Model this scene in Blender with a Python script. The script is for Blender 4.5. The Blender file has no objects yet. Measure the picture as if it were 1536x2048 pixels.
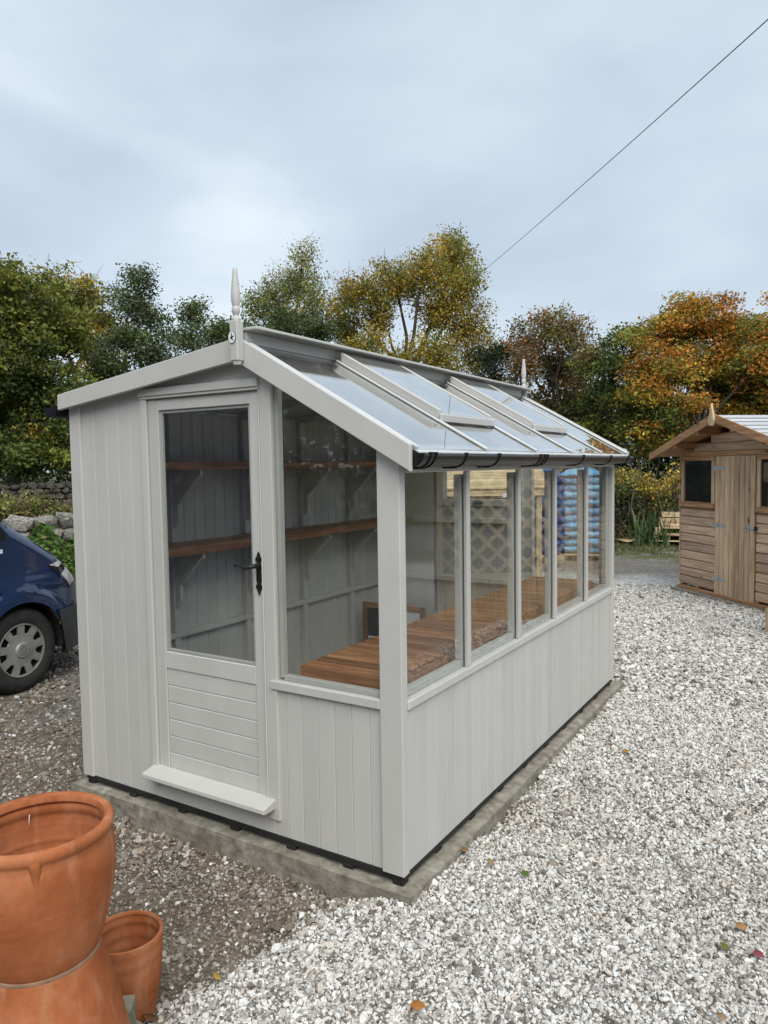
import bpy, bmesh, math, random
import numpy as np
from mathutils import Vector, Matrix, noise as mnoise

# ------------------------------------------------------------------ camera, sky, sun, exposure
S = bpy.context.scene
COL = S.collection
R_ = math.radians
CAM = np.array([1.41292, -2.38004, 1.6])
YAW, PITCH, ROLL, FPX = 0.5564, -0.0618, -0.0150, 1471.4
def cam_axes():
    cy, sy, cp, sp = math.cos(YAW), math.sin(YAW), math.cos(PITCH), math.sin(PITCH)
    f = np.array([-sy*cp, cy*cp, sp]); r = np.array([cy, sy, 0.0]); u = np.cross(r, f)
    cr, sr = math.cos(ROLL), math.sin(ROLL)
    return cr*r + sr*u, -sr*r + cr*u, f
CR, CU, CF = cam_axes()
cd = bpy.data.cameras.new('camera'); cam = bpy.data.objects.new('camera', cd); COL.objects.link(cam)
cd.sensor_fit = 'HORIZONTAL'; cd.sensor_width = 36.0; cd.lens = 36.0*FPX/1536; cd.clip_start = 0.05; cd.clip_end = 2000
mw = Matrix.Identity(4)
for i in range(3):
    mw[i][0], mw[i][1], mw[i][2], mw[i][3] = CR[i], CU[i], -CF[i], CAM[i]
cam.matrix_world = mw
S.camera = cam
S.view_settings.view_transform = 'Standard'; S.view_settings.look = 'None'
S.view_settings.exposure = 1.08; S.view_settings.gamma = 1.0
S.cycles.max_bounces = 10; S.cycles.transparent_max_bounces = 24; S.cycles.glossy_bounces = 5
S.cycles.diffuse_bounces = 4; S.cycles.caustics_reflective = False; S.cycles.caustics_refractive = False
S.cycles.use_denoising = True; S.cycles.sample_clamp_indirect = 6.0

SUN_DIR = Vector((0.56, -0.56, 0.92)).normalized()     # towards the brighter part of the cloud
W = bpy.data.worlds.new('World'); S.world = W; W.use_nodes = True
nt = W.node_tree; nt.nodes.clear()
def N(t, tree=None, **kw):
    n = (tree or nt).nodes.new(t)
    for k, v in kw.items(): setattr(n, k, v)
    return n
wo = N('ShaderNodeOutputWorld'); bg = N('ShaderNodeBackground'); bg.inputs['Strength'].default_value = 0.06
sky = N('ShaderNodeTexSky'); sky.sky_type = 'NISHITA'; sky.sun_disc = False
sky.sun_elevation = math.asin(SUN_DIR.z); sky.sun_rotation = math.atan2(SUN_DIR.x, SUN_DIR.y)
sky.air_density = 1.0; sky.dust_density = 2.0
tc = N('ShaderNodeTexCoord'); mp = N('ShaderNodeMapping'); mp.inputs['Scale'].default_value = (1.6, 1.6, 3.8)
mp.inputs['Rotation'].default_value = (0.22, -0.12, 0.3)
n1 = N('ShaderNodeTexNoise'); n1.inputs['Scale'].default_value = 1.5; n1.inputs['Detail'].default_value = 5; n1.inputs['Roughness'].default_value = 0.46
n1.inputs['Distortion'].default_value = 0.25
cr = N('ShaderNodeValToRGB'); e = cr.color_ramp.elements
e[0].position = 0.32; e[0].color = (4.5, 5.35, 6.3, 1)
e[1].position = 0.78; e[1].color = (7.9, 8.65, 9.0, 1)
m = cr.color_ramp.elements.new(0.52); m.color = (5.5, 6.4, 7.3, 1)
mx = N('ShaderNodeMix'); mx.data_type = 'RGBA'; mx.inputs[0].default_value = 0.9
L = nt.links.new
L(tc.outputs['Generated'], mp.inputs['Vector']); L(mp.outputs[0], n1.inputs['Vector']); L(n1.outputs['Fac'], cr.inputs[0])
L(sky.outputs[0], mx.inputs[6]); L(cr.outputs[0], mx.inputs[7]); L(mx.outputs[2], bg.inputs['Color']); L(bg.outputs[0], wo.inputs[0])

sl = bpy.data.lights.new('sun', 'SUN'); sun = bpy.data.objects.new('sun', sl); COL.objects.link(sun)
sl.energy = 1.5; sl.angle = R_(50); sl.color = (1.0, 0.955, 0.88)
sun.rotation_euler = SUN_DIR.to_track_quat('Z', 'Y').to_euler()
sun.location = SUN_DIR*40

# ------------------------------------------------------------------ helpers
rng = np.random.default_rng(7); random.seed(7)
GZ = -0.13                                              # general ground level
def ray(px):
    return ((px[0]-768)/FPX)*CR - ((px[1]-1024)/FPX)*CU + CF
def far_at(px, D):                                      # point on that bearing at horizontal distance D
    d = ray(px); d = d/np.hypot(d[0], d[1]); return CAM + D*d
ABS = {}
def tag(o, label=None, cat=None, group=None, kind=None):
    if label: o['label'] = label
    if cat: o['category'] = cat
    if group: o['group'] = group
    if kind: o['kind'] = kind
    return o
def thing(name, label, cat, loc=(0, 0, 0), rz=0.0, group=None):
    o = bpy.data.objects.new(name, None); COL.objects.link(o); o.empty_display_size = 0.1
    o.location = loc; o.rotation_euler = (0, 0, rz); ABS[o] = Vector((0, 0, 0))
    return tag(o, label, cat, group)
def link(name, me, parent=None, loc=(0, 0, 0)):
    o = bpy.data.objects.new(name, me); COL.objects.link(o)
    loc = Vector(loc); ABS[o] = loc
    if parent is not None:
        o.parent = parent; o.location = loc - ABS[parent]
    else:
        o.location = loc
    return o
def mesh(verts, faces, mat, smooth=False, name='m'):
    me = bpy.data.meshes.new(name); me.from_pydata([tuple(v) for v in verts], [], faces); me.update()
    if mat: me.materials.append(mat)
    if smooth: me.shade_smooth()
    return me
def fix(me):
    bm = bmesh.new(); bm.from_mesh(me); bmesh.ops.recalc_face_normals(bm, faces=bm.faces); bm.to_mesh(me); bm.free(); return me
def mobj(name, verts, faces, mat, parent=None, smooth=False, rec=True, autosmooth=None):
    v = np.array(verts, float); c = (v.min(0)+v.max(0))/2
    me = mesh(v-c, faces, mat, smooth)
    if rec: fix(me)
    if autosmooth: me.shade_smooth(); me.set_sharp_from_angle(angle=R_(autosmooth))
    return link(name, me, parent, c)
BOX = {}
def box_mesh(d, mat, bev):
    key = (tuple(round(x, 4) for x in d), mat.name, bev)
    if key not in BOX:
        bm = bmesh.new(); bmesh.ops.create_cube(bm, size=1.0); bmesh.ops.scale(bm, vec=d, verts=bm.verts)
        b = min(bev, min(d)*0.4)
        if b > 0: bmesh.ops.bevel(bm, geom=bm.edges[:], offset=b, segments=1, affect='EDGES')
        me = bpy.data.meshes.new('box'); bm.to_mesh(me); bm.free(); me.materials.append(mat); BOX[key] = me
    return BOX[key]
def box(name, lo, hi, mat, parent=None, bev=0.0025):
    lo, hi = Vector(lo), Vector(hi)
    return link(name, box_mesh(tuple(hi-lo), mat, bev), parent, (lo+hi)/2)
def prism(name, poly, axis, a, b, mat, parent=None, bev=0.0):
    """polygon in the two other axes, extruded along axis from a to b"""
    n = len(poly); V = []
    for t in (a, b):
        for p in poly:
            q = list(p); q.insert(axis, t); V.append(q)
    F = [list(range(n))[::-1], list(range(n, 2*n))] + [[i, (i+1) % n, n+(i+1) % n, n+i] for i in range(n)]
    v = np.array(V, float); c = (v.min(0)+v.max(0))/2
    me = fix(mesh(v-c, F, mat))
    if bev:
        bm = bmesh.new(); bm.from_mesh(me); bmesh.ops.bevel(bm, geom=bm.edges[:], offset=bev, segments=1, affect='EDGES'); bm.to_mesh(me); bm.free()
    return link(name, me, parent, c)
def beam_geo(p0, p1, w, h, up=(0, 0, 1)):
    p0, p1 = Vector(p0), Vector(p1); d = (p1-p0).normalized(); s = d.cross(Vector(up)).normalized(); u = s.cross(d)
    V = [p+s*a*w/2+u*b*h/2 for p in (p0, p1) for a, b in ((-1, -1), (1, -1), (1, 1), (-1, 1))]
    return [tuple(v) for v in V], [[3, 2, 1, 0], [4, 5, 6, 7]] + [[i, (i+1) % 4, 4+(i+1) % 4, 4+i] for i in range(4)]
def beam(name, p0, p1, w, h, mat, parent=None, up=(0, 0, 1), bev=0.002):
    V, F = beam_geo(p0, p1, w, h, up); v = np.array(V); c = (v.min(0)+v.max(0))/2
    me = fix(mesh(v-c, F, mat))
    if bev:
        bm = bmesh.new(); bm.from_mesh(me); bmesh.ops.bevel(bm, geom=bm.edges[:], offset=bev, segments=1, affect='EDGES'); bm.to_mesh(me); bm.free()
    return link(name, me, parent, c)
def tube_geo(path, rad, n=6, cap=True):
    path = [Vector(p) for p in path]; V = []; F = []
    if not hasattr(rad, '__len__'): rad = [rad]*len(path)
    for i, p in enumerate(path):
        d = (path[min(i+1, len(path)-1)]-path[max(i-1, 0)]).normalized()
        a = d.orthogonal() if abs(d.z) > 0.9 else d.cross(Vector((0, 0, 1)))
        a.normalize(); b = d.cross(a)
        V += [tuple(p+(a*math.cos(t)+b*math.sin(t))*rad[i]) for t in [2*math.pi*k/n for k in range(n)]]
    for i in range(len(path)-1):
        F += [[i*n+k, i*n+(k+1) % n, (i+1)*n+(k+1) % n, (i+1)*n+k] for k in range(n)]
    if cap: F += [list(range(n))[::-1], list(range((len(path)-1)*n, len(path)*n))]
    return V, F
def tube(name, path, rad, mat, parent=None, n=8):
    V, F = tube_geo(path, rad, n); return mobj(name, V, F, mat, parent, smooth=True)
def lathe_geo(prof, n=48, c=(0, 0, 0)):
    V = []; F = []
    for r, z in prof:
        V += [(c[0]+r*math.cos(2*math.pi*k/n), c[1]+r*math.sin(2*math.pi*k/n), c[2]+z) for k in range(n)]
    for i in range(len(prof)-1):
        F += [[i*n+k, i*n+(k+1) % n, (i+1)*n+(k+1) % n, (i+1)*n+k] for k in range(n)]
    return V, F
def lathe(name, prof, mat, parent=None, c=(0, 0, 0), n=48, auto=40):
    V, F = lathe_geo(prof, n, c); return mobj(name, V, F, mat, parent, autosmooth=auto)

# ------------------------------------------------------------------ materials
def new_mat(name):
    m = bpy.data.materials.new(name); m.use_nodes = True; t = m.node_tree; t.nodes.clear()
    return m, t, t.links.new, N('ShaderNodeOutputMaterial', t)
def coords(t, ln, stretch=(1, 1, 1), rand=True):
    c = N('ShaderNodeTexCoord', t); mp = N('ShaderNodeMapping', t); mp.inputs['Scale'].default_value = stretch
    ln(c.outputs['Object'], mp.inputs['Vector'])
    if rand:
        oi = N('ShaderNodeObjectInfo', t); mm = N('ShaderNodeMath', t, operation='MULTIPLY'); mm.inputs[1].default_value = 61.7
        ln(oi.outputs['Random'], mm.inputs[0]); cb = N('ShaderNodeCombineXYZ', t)
        for i in range(3): ln(mm.outputs[0], cb.inputs[i])
        ln(cb.outputs[0], mp.inputs['Location'])
    return mp.outputs[0]
def ramp(t, ln, fac, stops):
    r = N('ShaderNodeValToRGB', t); el = r.color_ramp.elements
    while len(el) < len(stops): el.new(0.5)
    for q, (p, c) in zip(el, stops): q.position = p; q.color = (*c, 1)
    ln(fac, r.inputs[0]); return r.outputs[0]
def surf(name, stops, scale=4.0, stretch=(1, 1, 1), rough=0.6, bump=0.1, bscale=None, bdist=0.003, detail=6, vary=0.0, spec=0.4, metal=0.0, coat=0.0, dirt=None, rvar=0.0):
    """noise-coloured surface; vary = brightness change from object to object; dirt = (colour, scale, amount)"""
    m, t, ln, out = new_mat(name)
    v = coords(t, ln, stretch)
    n = N('ShaderNodeTexNoise', t); n.inputs['Scale'].default_value = scale; n.inputs['Detail'].default_value = detail; ln(v, n.inputs['Vector'])
    col = ramp(t, ln, n.outputs['Fac'], stops)
    if dirt:
        d = N('ShaderNodeTexNoise', t); d.inputs['Scale'].default_value = dirt[1]; d.inputs['Detail'].default_value = 7; d.inputs['Roughness'].default_value = 0.65
        ln(coords(t, ln), d.inputs['Vector']); dr = N('ShaderNodeMapRange', t); dr.inputs[1].default_value = 0.5; dr.inputs[2].default_value = 0.72; dr.inputs[4].default_value = dirt[2]
        ln(d.outputs['Fac'], dr.inputs[0]); mxx = N('ShaderNodeMix', t, data_type='RGBA'); ln(dr.outputs[0], mxx.inputs[0]); ln(col, mxx.inputs[6]); mxx.inputs[7].default_value = (*dirt[0], 1); col = mxx.outputs[2]
    if vary:
        oi = N('ShaderNodeObjectInfo', t); mr = N('ShaderNodeMapRange', t); mr.inputs[3].default_value = 1-vary; mr.inputs[4].default_value = 1+vary
        ln(oi.outputs['Random'], mr.inputs[0]); hs = N('ShaderNodeHueSaturation', t); ln(mr.outputs[0], hs.inputs['Value']); ln(col, hs.inputs['Color']); col = hs.outputs[0]
    b = N('ShaderNodeBsdfPrincipled', t); ln(col, b.inputs['Base Color']); b.inputs['Roughness'].default_value = rough
    b.inputs['Specular IOR Level'].default_value = spec; b.inputs['Metallic'].default_value = metal; b.inputs['Coat Weight'].default_value = coat
    if rvar:
        rr = N('ShaderNodeMapRange', t); rr.inputs[3].default_value = rough-rvar; rr.inputs[4].default_value = rough+rvar; ln(n.outputs['Fac'], rr.inputs[0]); ln(rr.outputs[0], b.inputs['Roughness'])
    if bump:
        n2 = N('ShaderNodeTexNoise', t); n2.inputs['Scale'].default_value = bscale or scale*3; n2.inputs['Detail'].default_value = 5; ln(v, n2.inputs['Vector'])
        bp = N('ShaderNodeBump', t); bp.inputs['Strength'].default_value = bump; bp.inputs['Distance'].default_value = bdist
        ln(n2.outputs['Fac'], bp.inputs['Height']); ln(bp.outputs[0], b.inputs['Normal'])
    ln(b.outputs[0], out.inputs[0]); return m
def wood(name, c1, c2, axis, scale=9.0, rough=0.65, vary=0.12, bump=0.3, knots=(0.10, 0.05, 0.02), spec=0.3):
    """grain running along one axis, knots now and then"""
    m, t, ln, out = new_mat(name)
    st = [1.0, 1.0, 1.0]; st[axis] = 0.06
    v = coords(t, ln, tuple(st))
    n = N('ShaderNodeTexNoise', t); n.inputs['Scale'].default_value = scale*5; n.inputs['Detail'].default_value = 9; n.inputs['Distortion'].default_value = 0.5; ln(v, n.inputs['Vector'])
    col = ramp(t, ln, n.outputs['Fac'], [(0.25, tuple(x*0.78 for x in c1)), (0.45, c1), (0.62, c2), (0.8, tuple(x*0.92 for x in c1))])
    st2 = [1.0, 1.0, 1.0]; st2[axis] = 0.45
    k = N('ShaderNodeTexVoronoi', t); k.inputs['Scale'].default_value = 5.5; ln(coords(t, ln, tuple(st2)), k.inputs['Vector'])
    kr = N('ShaderNodeMapRange', t); kr.inputs[1].default_value = 0.06; kr.inputs[2].default_value = 0.13; kr.inputs[3].default_value = 0.85; kr.inputs[4].default_value = 0; ln(k.outputs['Distance'], kr.inputs[0])
    mxx = N('ShaderNodeMix', t, data_type='RGBA'); ln(kr.outputs[0], mxx.inputs[0]); ln(col, mxx.inputs[6]); mxx.inputs[7].default_value = (*knots, 1)
    oi = N('ShaderNodeObjectInfo', t); mr = N('ShaderNodeMapRange', t); mr.inputs[3].default_value = 1-vary; mr.inputs[4].default_value = 1+vary
    ln(oi.outputs['Random'], mr.inputs[0]); hs = N('ShaderNodeHueSaturation', t); ln(mr.outputs[0], hs.inputs['Value']); ln(mxx.outputs[2], hs.inputs['Color'])
    b = N('ShaderNodeBsdfPrincipled', t); ln(hs.outputs[0], b.inputs['Base Color']); b.inputs['Roughness'].default_value = rough; b.inputs['Specular IOR Level'].default_value = spec
    bp = N('ShaderNodeBump', t); bp.inputs['Strength'].default_value = bump; bp.inputs['Distance'].default_value = 0.002
    ln(n.outputs['Fac'], bp.inputs['Height']); ln(bp.outputs[0], b.inputs['Normal']); ln(b.outputs[0], out.inputs[0]); return m
def glass(name, tint=(0.955, 0.968, 0.962), wob=0.0, f0=0.05, pw_=5.0, smear=0.022):
    m, t, ln, out = new_mat(name)
    lw = N('ShaderNodeLayerWeight', t); lw.inputs['Blend'].default_value = 0.5
    pw = N('ShaderNodeMath', t, operation='POWER'); pw.inputs[1].default_value = pw_; ln(lw.outputs['Facing'], pw.inputs[0])
    mr = N('ShaderNodeMapRange', t); mr.inputs[3].default_value = f0; mr.inputs[4].default_value = 1.0; ln(pw.outputs[0], mr.inputs[0])
    tr = N('ShaderNodeBsdfTransparent', t); tr.inputs[0].default_value = (*tint, 1)
    gl = N('ShaderNodeBsdfAnisotropic', t); gl.inputs['Roughness'].default_value = 0.0; gl.inputs['Color'].default_value = (1, 1, 1, 1)
    if wob:
        n = N('ShaderNodeTexNoise', t); n.inputs['Scale'].default_value = 2.2; n.inputs['Detail'].default_value = 1; ln(coords(t, ln), n.inputs['Vector'])
        bp = N('ShaderNodeBump', t); bp.inputs['Strength'].default_value = wob; bp.inputs['Distance'].default_value = 0.01; ln(n.outputs['Fac'], bp.inputs['Height']); ln(bp.outputs[0], gl.inputs['Normal'])
    ms = N('ShaderNodeMixShader', t); ln(mr.outputs[0], ms.inputs[0]); ln(tr.outputs[0], ms.inputs[1]); ln(gl.outputs[0], ms.inputs[2])
    # wiped smears and dried drops left on the pane
    n2 = N('ShaderNodeTexNoise', t); n2.inputs['Scale'].default_value = 7; n2.inputs['Detail'].default_value = 6; n2.inputs['Distortion'].default_value = 3.0; ln(coords(t, ln, (1, 1, 0.8)), n2.inputs['Vector'])
    r2 = N('ShaderNodeMapRange', t); r2.inputs[1].default_value = 0.54; r2.inputs[2].default_value = 0.74; r2.inputs[3].default_value = 0.004; r2.inputs[4].default_value = smear; ln(n2.outputs['Fac'], r2.inputs[0])
    df = N('ShaderNodeBsdfDiffuse', t); df.inputs[0].default_value = (0.75, 0.76, 0.74, 1); m2 = N('ShaderNodeMixShader', t)
    ln(r2.outputs[0], m2.inputs[0]); ln(ms.outputs[0], m2.inputs[1]); ln(df.outputs[0], m2.inputs[2]); ln(m2.outputs[0], out.inputs[0]); return m
def attr_mat(name, attr, kind, rough=0.6, trans=0.0, spec=0.25, noise=0.0, nscale=120):
    m, t, ln, out = new_mat(name)
    a = N('ShaderNodeAttribute', t); a.attribute_type = kind; a.attribute_name = attr; col = a.outputs['Color']
    if noise:
        n = N('ShaderNodeTexNoise', t); n.inputs['Scale'].default_value = nscale; n.inputs['Detail'].default_value = 4
        c = N('ShaderNodeNewGeometry', t); ln(c.outputs['Position'], n.inputs['Vector'])
        mr = N('ShaderNodeMapRange', t); mr.inputs[1].default_value = 0.3; mr.inputs[2].default_value = 0.7; mr.inputs[3].default_value = 1-noise; mr.inputs[4].default_value = 1+noise; ln(n.outputs['Fac'], mr.inputs[0])
        vm = N('ShaderNodeVectorMath', t, operation='SCALE'); ln(col, vm.inputs[0]); ln(mr.outputs[0], vm.inputs['Scale']); col = vm.outputs[0]
    b = N('ShaderNodeBsdfPrincipled', t); ln(col, b.inputs['Base Color']); b.inputs['Roughness'].default_value = rough; b.inputs['Specular IOR Level'].default_value = spec
    if trans:
        tl = N('ShaderNodeBsdfTranslucent', t); ln(col, tl.inputs[0]); ms = N('ShaderNodeMixShader', t); ms.inputs[0].default_value = trans
        ln(b.outputs[0], ms.inputs[1]); ln(tl.outputs[0], ms.inputs[2]); ln(ms.outputs[0], out.inputs[0])
    else: ln(b.outputs[0], out.inputs[0])
    return m
PAINT = surf('grey_paint', [(0.3, (0.49, 0.485, 0.462)), (0.7, (0.54, 0.535, 0.512))], scale=5, stretch=(1, 1, 0.12), rough=0.45, bump=0.35, bscale=70, bdist=0.0008, vary=0.035, spec=0.4, dirt=((0.40, 0.39, 0.36), 4.0, 0.22))
PAINT_IN = surf('grey_paint_inside', [(0.3, (0.48, 0.47, 0.445)), (0.7, (0.54, 0.53, 0.505))], scale=3, rough=0.5, bump=0.1, bscale=50, bdist=0.0006, vary=0.03)
ROOFBOARD = surf('roof_boarding', [(0.3, (0.50, 0.49, 0.47)), (0.7, (0.58, 0.57, 0.55))], scale=3, rough=0.6, bump=0.1)
FELT = surf('roof_felt', [(0.3, (0.05, 0.05, 0.055)), (0.7, (0.09, 0.09, 0.09))], scale=30, rough=0.9, bump=0.3)
ALU = surf('grey_aluminium', [(0.3, (0.52, 0.53, 0.53)), (0.7, (0.60, 0.61, 0.61))], scale=6, rough=0.35, bump=0.03, spec=0.5)
GLASS = glass('window_glass', wob=0.02)
GLASS_ROOF = glass('roof_glass', wob=0.012, f0=0.12, pw_=2.7, smear=0.07)
BLACK = surf('black_plastic', [(0.3, (0.007, 0.007, 0.008)), (0.7, (0.012, 0.012, 0.013))], scale=10, rough=0.3, bump=0.05, spec=0.35)
BLACKIRON = surf('black_iron', [(0.3, (0.008, 0.008, 0.008)), (0.7, (0.014, 0.014, 0.014))], scale=40, rough=0.42, bump=0.25, bscale=90)
ROOFSTRIP = surf('wet_roof_strip', [(0.3, (0.42, 0.43, 0.45)), (0.7, (0.60, 0.61, 0.62))], scale=4, stretch=(1, 0.1, 1), rough=0.45, bump=0.05, spec=0.4)
RUBBER = surf('tyre_rubber', [(0.3, (0.018, 0.018, 0.018)), (0.7, (0.034, 0.033, 0.031))], scale=14, rough=0.8, bump=0.3)
DARK = surf('bearer_dark', [(0.3, (0.012, 0.012, 0.012)), (0.7, (0.022, 0.022, 0.022))], scale=10, rough=0.7, bump=0.1)
STAIN_X = wood('stained_pine_x', (0.235, 0.10, 0.042), (0.365, 0.175, 0.08), 0, vary=0.36, rough=0.55)
STAIN_Y = wood('stained_pine_y', (0.235, 0.10, 0.042), (0.365, 0.175, 0.08), 1, vary=0.2, rough=0.55)
CEDAR_X = wood('shed_pine_x', (0.44, 0.305, 0.205), (0.58, 0.425, 0.30), 0, vary=0.22, rough=0.75)
CEDAR_Z = wood('shed_pine_z', (0.45, 0.31, 0.195), (0.60, 0.44, 0.295), 2, vary=0.2, rough=0.75)
CEDAR_Y = wood('shed_pine_y', (0.44, 0.305, 0.205), (0.58, 0.425, 0.30), 1, vary=0.2, rough=0.75)
CEDAR_B = wood('shed_pine_brown', (0.33, 0.175, 0.085), (0.47, 0.275, 0.145), 0, vary=0.12, rough=0.7)
CEDAR_BY = wood('shed_pine_brown_y', (0.33, 0.175, 0.085), (0.47, 0.275, 0.145), 1, vary=0.12, rough=0.7)
PALE_X = wood('pale_timber_x', (0.50, 0.37, 0.21), (0.68, 0.54, 0.35), 0, vary=0.15, rough=0.75)
PALE_Z = wood('pale_timber_z', (0.50, 0.37, 0.21), (0.68, 0.54, 0.35), 2, vary=0.15, rough=0.75)
GREYDARK = wood('dark_stained_timber', (0.05, 0.04, 0.03), (0.09, 0.07, 0.05), 2)
GREYWOOD = wood('old_grey_timber', (0.17, 0.155, 0.11), (0.25, 0.23, 0.17), 0, vary=0.1, rough=0.85)
CONC = surf('concrete', [(0.25, (0.13, 0.115, 0.09)), (0.45, (0.235, 0.215, 0.175)), (0.6, (0.29, 0.27, 0.225)), (0.8, (0.46, 0.435, 0.375))], scale=22, detail=12, rough=0.85, bump=0.8, bscale=70, bdist=0.004, dirt=((0.10, 0.088, 0.06), 9.0, 0.65))
GALV = surf('galvanised_steel', [(0.3, (0.36, 0.39, 0.41)), (0.7, (0.52, 0.55, 0.57))], scale=25, rough=0.45, metal=0.7, bump=0.1)
WHITE = surf('white_plastic', [(0.3, (0.75, 0.75, 0.75)), (0.7, (0.82, 0.82, 0.82))], scale=5, rough=0.4, bump=0)
NAVY = surf('navy_print', [(0.3, (0.006, 0.012, 0.03)), (0.7, (0.01, 0.018, 0.04))], scale=5, rough=0.4, bump=0)
VANBLUE = surf('van_blue_paint', [(0.3, (0.0025, 0.016, 0.062)), (0.7, (0.003, 0.018, 0.070))], scale=2, rough=0.16, bump=0, spec=0.5, coat=0.9)
VANGREY = surf('bumper_plastic', [(0.3, (0.030, 0.034, 0.038)), (0.7, (0.042, 0.047, 0.052))], scale=20, rough=0.55, bump=0.15)
HUBCAP = surf('hubcap_silver', [(0.3, (0.25, 0.245, 0.235)), (0.7, (0.34, 0.33, 0.315))], scale=9, rough=0.5, metal=0.3, bump=0.05, dirt=((0.12, 0.11, 0.09), 6, 0.6))
DARKGLASS = surf('tinted_glass', [(0.3, (0.01, 0.011, 0.012)), (0.7, (0.014, 0.015, 0.016))], scale=3, rough=0.05, bump=0, spec=0.6)
LAMP = surf('headlight_lens', [(0.3, (0.30, 0.31, 0.32)), (0.7, (0.55, 0.56, 0.57))], scale=14, stretch=(1, 3, 1), rough=0.1, bump=0.0, coat=1.0)
BLUEBAG = surf('dark_blue_plastic', [(0.25, (0.015, 0.045, 0.17)), (0.55, (0.035, 0.10, 0.32)), (0.8, (0.14, 0.25, 0.50))], scale=5, rough=0.3, bump=0.9, bscale=9, bdist=0.03, vary=0.15)
CYANBAG = surf('light_blue_plastic', [(0.25, (0.05, 0.22, 0.42)), (0.55, (0.15, 0.43, 0.68)), (0.8, (0.55, 0.75, 0.85))], scale=5, rough=0.28, bump=0.9, bscale=9, bdist=0.03, vary=0.12)
LEAF = attr_mat('leaf', 'col', 'GEOMETRY', rough=0.55, trans=0.3, spec=0.3)
BARK = surf('bark', [(0.3, (0.035, 0.030, 0.024)), (0.7, (0.09, 0.08, 0.065))], scale=8, stretch=(1, 1, 0.3), rough=0.9, bump=0.6, bdist=0.02)
TWIG = surf('twig', [(0.3, (0.09, 0.08, 0.07)), (0.7, (0.16, 0.145, 0.125))], scale=8, rough=0.9, bump=0)
STONE = surf('limestone', [(0.28, (0.06, 0.058, 0.05)), (0.5, (0.19, 0.18, 0.16)), (0.72, (0.46, 0.44, 0.40))], scale=11, rough=0.9, bump=0.6, bscale=14, bdist=0.02, vary=0.2, dirt=((0.10, 0.11, 0.05), 5, 0.5))
STONE_SHADED = surf('shaded_wallstone', [(0.25, (0.035, 0.032, 0.028)), (0.75, (0.10, 0.09, 0.08))], scale=6, rough=0.95, bump=0.6, bdist=0.02, vary=0.25)  # darkened wall stone: shade under the left trees put into its colour

def terracotta():
    m, t, ln, out = new_mat('terracotta')
    v = coords(t, ln)
    n = N('ShaderNodeTexNoise', t); n.inputs['Scale'].default_value = 5; n.inputs['Detail'].default_value = 6; ln(v, n.inputs['Vector'])
    base = ramp(t, ln, n.outputs['Fac'], [(0.28, (0.27, 0.078, 0.028)), (0.5, (0.37, 0.125, 0.052)), (0.75, (0.46, 0.185, 0.09))])
    # pale lime runs, stretched down the wall
    v2 = coords(t, ln, (1.0, 1.0, 0.16)); n2 = N('ShaderNodeTexNoise', t); n2.inputs['Scale'].default_value = 17; n2.inputs['Detail'].default_value = 7; ln(v2, n2.inputs['Vector'])
    mr = N('ShaderNodeMapRange', t); mr.inputs[1].default_value = 0.52; mr.inputs[2].default_value = 0.66; mr.inputs[4].default_value = 0.38; ln(n2.outputs['Fac'], mr.inputs[0])
    mxx = N('ShaderNodeMix', t, data_type='RGBA'); ln(mr.outputs[0], mxx.inputs[0]); ln(base, mxx.inputs[6]); mxx.inputs[7].default_value = (0.50, 0.26, 0.15, 1)
    # throwing rings
    st = coords(t, ln, (0.02, 0.02, 1.0)); n3 = N('ShaderNodeTexNoise', t); n3.inputs['Scale'].default_value = 60; n3.inputs['Detail'].default_value = 3; ln(st, n3.inputs['Vector'])
    b = N('ShaderNodeBsdfPrincipled', t); b.inputs['Roughness'].default_value = 0.92; b.inputs['Specular IOR Level'].default_value = 0.08
    n4 = N('ShaderNodeTexNoise', t); n4.inputs['Scale'].default_value = 38; n4.inputs['Detail'].default_value = 8; n4.inputs['Roughness'].default_value = 0.7; ln(v, n4.inputs['Vector'])
    m4 = N('ShaderNodeMapRange', t); m4.inputs[1].default_value = 0.3; m4.inputs[2].default_value = 0.7; m4.inputs[3].default_value = 0.86; m4.inputs[4].default_value = 1.10; ln(n4.outputs['Fac'], m4.inputs[0])
    s4 = N('ShaderNodeVectorMath', t, operation='SCALE'); ln(mxx.outputs[2], s4.inputs[0]); ln(m4.outputs[0], s4.inputs['Scale'])
    n5 = N('ShaderNodeTexNoise', t); n5.inputs['Scale'].default_value = 9; n5.inputs['Detail'].default_value = 9; n5.inputs['Roughness'].default_value = 0.7; ln(v, n5.inputs['Vector'])
    m5 = N('ShaderNodeMapRange', t); m5.inputs[1].default_value = 0.56; m5.inputs[2].default_value = 0.75; m5.inputs[4].default_value = 0.22; ln(n5.outputs['Fac'], m5.inputs[0])
    x5 = N('ShaderNodeMix', t, data_type='RGBA'); ln(m5.outputs[0], x5.inputs[0]); ln(s4.outputs[0], x5.inputs[6]); x5.inputs[7].default_value = (0.50, 0.30, 0.20, 1); ln(x5.outputs[2], b.inputs['Base Color'])
    bp = N('ShaderNodeBump', t); bp.inputs['Strength'].default_value = 0.35; bp.inputs['Distance'].default_value = 0.003; ln(n3.outputs['Fac'], bp.inputs['Height']); ln(bp.outputs[0], b.inputs['Normal'])
    ln(b.outputs[0], out.inputs[0]); return m
TERRA = terracotta()
DUST = surf('clay_dust', [(0.3, (0.20, 0.12, 0.075)), (0.7, (0.33, 0.21, 0.14))], scale=20, rough=0.95, bump=0.4)

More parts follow.
